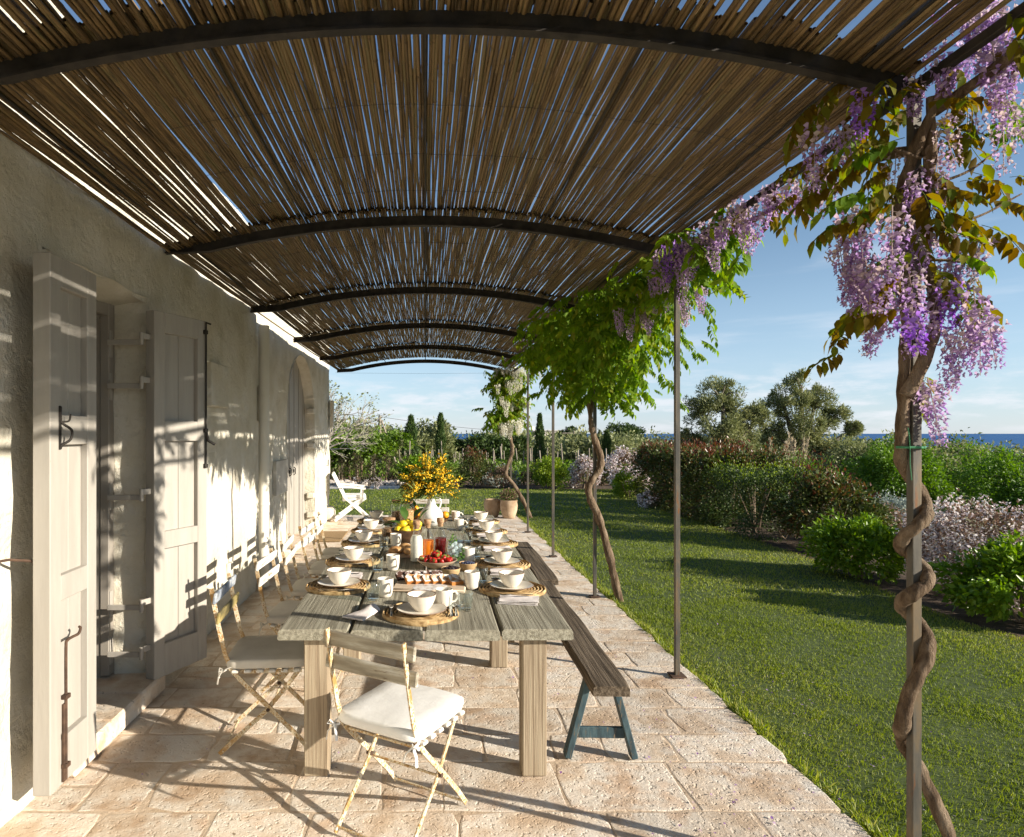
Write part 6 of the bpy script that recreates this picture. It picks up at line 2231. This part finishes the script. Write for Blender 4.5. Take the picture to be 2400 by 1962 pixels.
# vineyard: posts and vine rows
vp = MB().tube([(0, 0, -.15), (.012, 0, .7), (.0, .008, 1.45)], [.030, .028, .024], 6).mesh('vine_post')
rows = []
for row in range(9):
    y = 23.5 + row * 2.3
    x0, x1 = -4.5 - row * .3, 10.5 + row * .6
    if row < 2:
        x1 = 8.6
    rows.append((y, x0, x1))
    xs = np.arange(x0, x1, 1.25 + row * .06)
    for x in xs:
        x = x + random.uniform(-.15, .15)
        o = ob('vine_post', vp, MT['polegrey'], None, (x, y, ground(x, y)), random.uniform(0, 6))
        o.rotation_euler = (random.uniform(-.06, .06), random.uniform(-.09, .09), 0)
        s_ = random.uniform(.85, 1.1)
        o.scale = (1, 1, s_)
        tag(o, 'weathered grey stake of the vineyard rows', 'post', 'vineyard stakes')
    t = thing('grapevine_row', 'row of young grapevines, %s from the lawn' % ('first', 'second', 'third', 'fourth', 'fifth', 'sixth', 'seventh', 'eighth', 'ninth')[row], 'vines', (0, y, ground(0, y)), 0, 'grapevine rows')
    n_ = int((x1 - x0) * 105)
    px = rng.uniform(x0, x1, n_)
    big = np.exp(-((px + 3) / 1.5) ** 2) * .55 * (row < 3)
    pz = .20 + rng.random(n_) * (.38 + .35 * np.sin(px * 2.9 + row) ** 2 + big)
    P = np.stack([px, rng.normal(size=n_) * .12, pz + gz(px, np.full(n_, y)) - gz(np.zeros(n_), np.full(n_, y))], -1)
    o = ob('foliage', leaf_mesh('vine_leaf', P, .13, tv=WIDE_V), MT['vineleaf'], t)
    o['kind'] = 'stuff'
    m = MB()
    for x in np.arange(x0 + .5, x1, 1.3):
        m.tube([(x, 0, -.1), (x + random.uniform(-.08, .08), .02, .35), (x + random.uniform(-.1, .1), 0, .7)], [.025, .02, .012], 5)
    m.build('vine_stem', MT['bark'], t)
# leafy pergola vines near the gravel path and dark red roses at their feet
for k, (x, y) in enumerate(((-3.5, 23.4), (-2.9, 24.0), (-2.3, 23.4), (-1.5, 24.1), (-4.2, 23.8))):
    tree('trained_vine', 'bright green trained vine tree, %s from the red bed edge' % ('third', 'second', 'next but one', 'next', 'outermost')[k], (x, y, ground(x, y)), 2.0 + .25 * (k % 2), (.85, .6, .75), 2600, .12, MT['vineleaf'], MT['bark'], .04, .4, seed=70 + k, tv=WIDE_V, clumps=46, spread=.17, group='trained vines by the gravel path')
for k in range(6):
    x, y = -3.5 + k * .55, 22.4 + .12 * (k % 2)
    shrub('rose_bush', 'thin dark red leaved rose bush at the foot of the vines', (x, y, ground(x, y)), (.26, .26, 1.15), 700, .06, MT['plantred'], 'ball', 26, .2, LEAF_V, 80 + k, group='rose bushes by the vines')
for k in range(13):
    x, y = (-.6 + k * 1.5, 22.3 + .3 * (k % 3)) if k < 6 else (1.6 + (k - 6) * 1.05, 20.9 + .25 * (k % 3))
    shrub('shrub_clump', ('fresh green' if k % 2 else 'dark red leaved') + (' shrub at the first vineyard stakes' if k < 6 else ' shrub behind the flowering bushes of the lawn edge'), (x, y, ground(x, y)), (.7, .45, .75), 1500, .08, MT['vineleaf'] if k % 2 else MT['plantred'], 'ball', 30, .18, LEAF_V, 90 + k, group='mixed shrubs before the vineyard')
# limestone rocks along the path
rm = []
for v in range(4):
    m = MB().ball((0, 0, 0), .5, 9, 6)
    m.v = [tuple(Vector(q) * (1 + .45 * noise.noise(Vector(q) * 2.3 + Vector((v * 7, 0, 0))))) for q in m.v]
    rm.append(m.mesh('rock', 30))
    rm[-1].materials.append(MT['rock'])
for k in range(22):
    x, y = -3.6 + k * .14 + random.uniform(-.04, .04), 21.75 + random.uniform(-.2, .35)
    s_ = random.uniform(.18, .36)
    o = ob('rock', rm[k % 4], None, None, (x, y, ground(x, y) + s_ * .22), random.uniform(0, 6))
    o.scale = (s_ * 1.2, s_, s_ * .75)
    tag(o, 'pale limestone rock edging the gravel path', 'rock', 'rocks edging the gravel path')

# utility poles and wires
for (x, y, h, lab) in ((10.9, 47.0, 3.2, 'pale concrete pole with a cross arm beside the crooked wisteria'), (-2.35, 33, 3.2, 'thin grey pole braced by a strut near the fig')):
    t = thing('utility_pole', lab, 'pole', (x, y, ground(x, y)))
    MB().tube([(0, 0, -.2), (0, 0, h)], [.11, .075], 8).build('mast', MT['polegrey'], t, smooth=40)
    MB().box((0, 0, h - .25), (1.7 if y > 40 else .3, .07, .07)).build('cross_arm', MT['polegrey'], t)
    if y < 40:
        MB().tube([(1.1, 0, 0), (.1, 0, h * .92)], [.06, .05], 6).build('strut', MT['polegrey'], t)
w_ = MB()
w_.tube([(-2.35 + t * 13.25, 33 + t * 14, ground(-2.35, 33) + 3.15 - t * .6 - .35 * math.sin(math.pi * t)) for t in np.linspace(0, 1, 14)], .010, 4)
tag(w_.build('power_line', MT['wire'], None), 'thin power line running from the braced pole across the sky', 'wire')
MB().tube([(-1.80, 12.78, 2.86), (0, 12.78, 2.845), (1.70, 12.78, 2.86)], .0016, 4).build('span_wire', MT['wire'], perg, (0, -6, 0))

# the farther landscape
tree('stone_pine', 'dark stone pine standing above the grove beside the white house', (26.8, 118, ground(24.5, 118) + 1.0), 6.6, (3.4, 3.0, 2.6), 6000, .5, MT['darkleaf'], MT['barkgrey'], .3, .4, seed=120, clumps=70)
tree('holm_oak', 'large round dark oak rising above the grove', (27.5, 88, ground(27.5, 88)), 6.6, (3.6, 3.2, 2.6), 9000, .38, MT['darkleaf'], MT['barkgrey'], .3, .3, seed=121, clumps=90)
tree('umbrella_pine', 'small dark umbrella pine on the skyline left of the white house', (10.5, 112, ground(10.5, 112)), 5.4, (2.6, 2.2, 1.3), 3000, .4, MT['darkleaf'], MT['barkgrey'], .2, .5, seed=122, clumps=50)
fh = thing('far_house', 'pale pinkish flat roofed house on the skyline', 'house', (22.5, 128, ground(22.5, 128)))
gh = 7.0
MB().box((1.2, 0, gh / 2), (5.2, 6, gh), .03).build('wall', MT['farhouse'], fh)
MB().box((-2.2, .5, gh / 2 - .2), (1.5, 5, gh - .4), .03).build('side_wall', MT['farroof'], fh)
MB().box((1.2, 0, gh + .12), (5.4, 6.3, .24), .02).build('parapet', MT['farroof'], fh)
MB().box((-.8, 1.5, gh + .6), (.6, .6, .8), .02).build('chimney', MT['farroof'], fh)
for x in (-.6, 1.2, 3.0):
    w_ = MB().box((x, -3.0, gh - 1.6), (.9, .1, 1.3)).build('window', MT['dark'], fh)
n_ = 42000
d = 55 + 620 * rng.random(n_) ** 1.6
ang = rng.uniform(-.62, 1.02, n_)
x, y = np.tan(ang) * d * .9, d
cell = np.floor(x / 5) * 7.13 + np.floor(y / 5) * 3.77
hgt = (np.abs(np.sin(cell * 12.9898) * 43758.5453) % 1) * 1.6 + 1.6
P = np.stack([x, y, gz(x, y) + hgt * rng.random(n_) ** .5 + .2], -1)
keep = np.abs(x) < 900
V, F, r_ = scatter(WIDE_V, LEAF_F, frames(rng.normal(size=(n_, 3)), rng.normal(size=(n_, 3))), P, .35 + d * .0045, rng.random(n_) * .75)
o = ob('woodland', np_mesh('woodland', V, F, r_), MT['olive'])
tag(o, 'far olive woods reaching down to the sea', 'woodland', kind='stuff')

# petals and dry leaflets dropped by the wisteria
n_ = 420
x = np.concatenate([rng.normal(1.45, .55, 220), rng.uniform(-1.5, 1.8, 80), rng.normal(2.2, .5, 120)])
y = np.concatenate([rng.normal(3.0, 1.0, 220), rng.uniform(2.3, 9, 80), rng.normal(3.4, 1.2, 120)])
z = np.where(x < 1.84, .0025, -.008)
A = np.stack([rng.normal(size=n_), rng.normal(size=n_), rng.normal(size=n_) * .12], -1)
V, F, r_ = scatter(WIDE_V, LEAF_F, frames(A, np.tile([0, 0, 1.0], (n_, 1)) + rng.normal(size=(n_, 3)) * .15), np.stack([x, y, z + .002], -1), rng.uniform(.008, .018, n_), rng.random(n_))
o = ob('fallen_petals', np_mesh('fallen_petals', V, F, r_), MT['wflower'])
tag(o, 'faded wisteria petals scattered on the paving and grass', 'petals', kind='stuff')
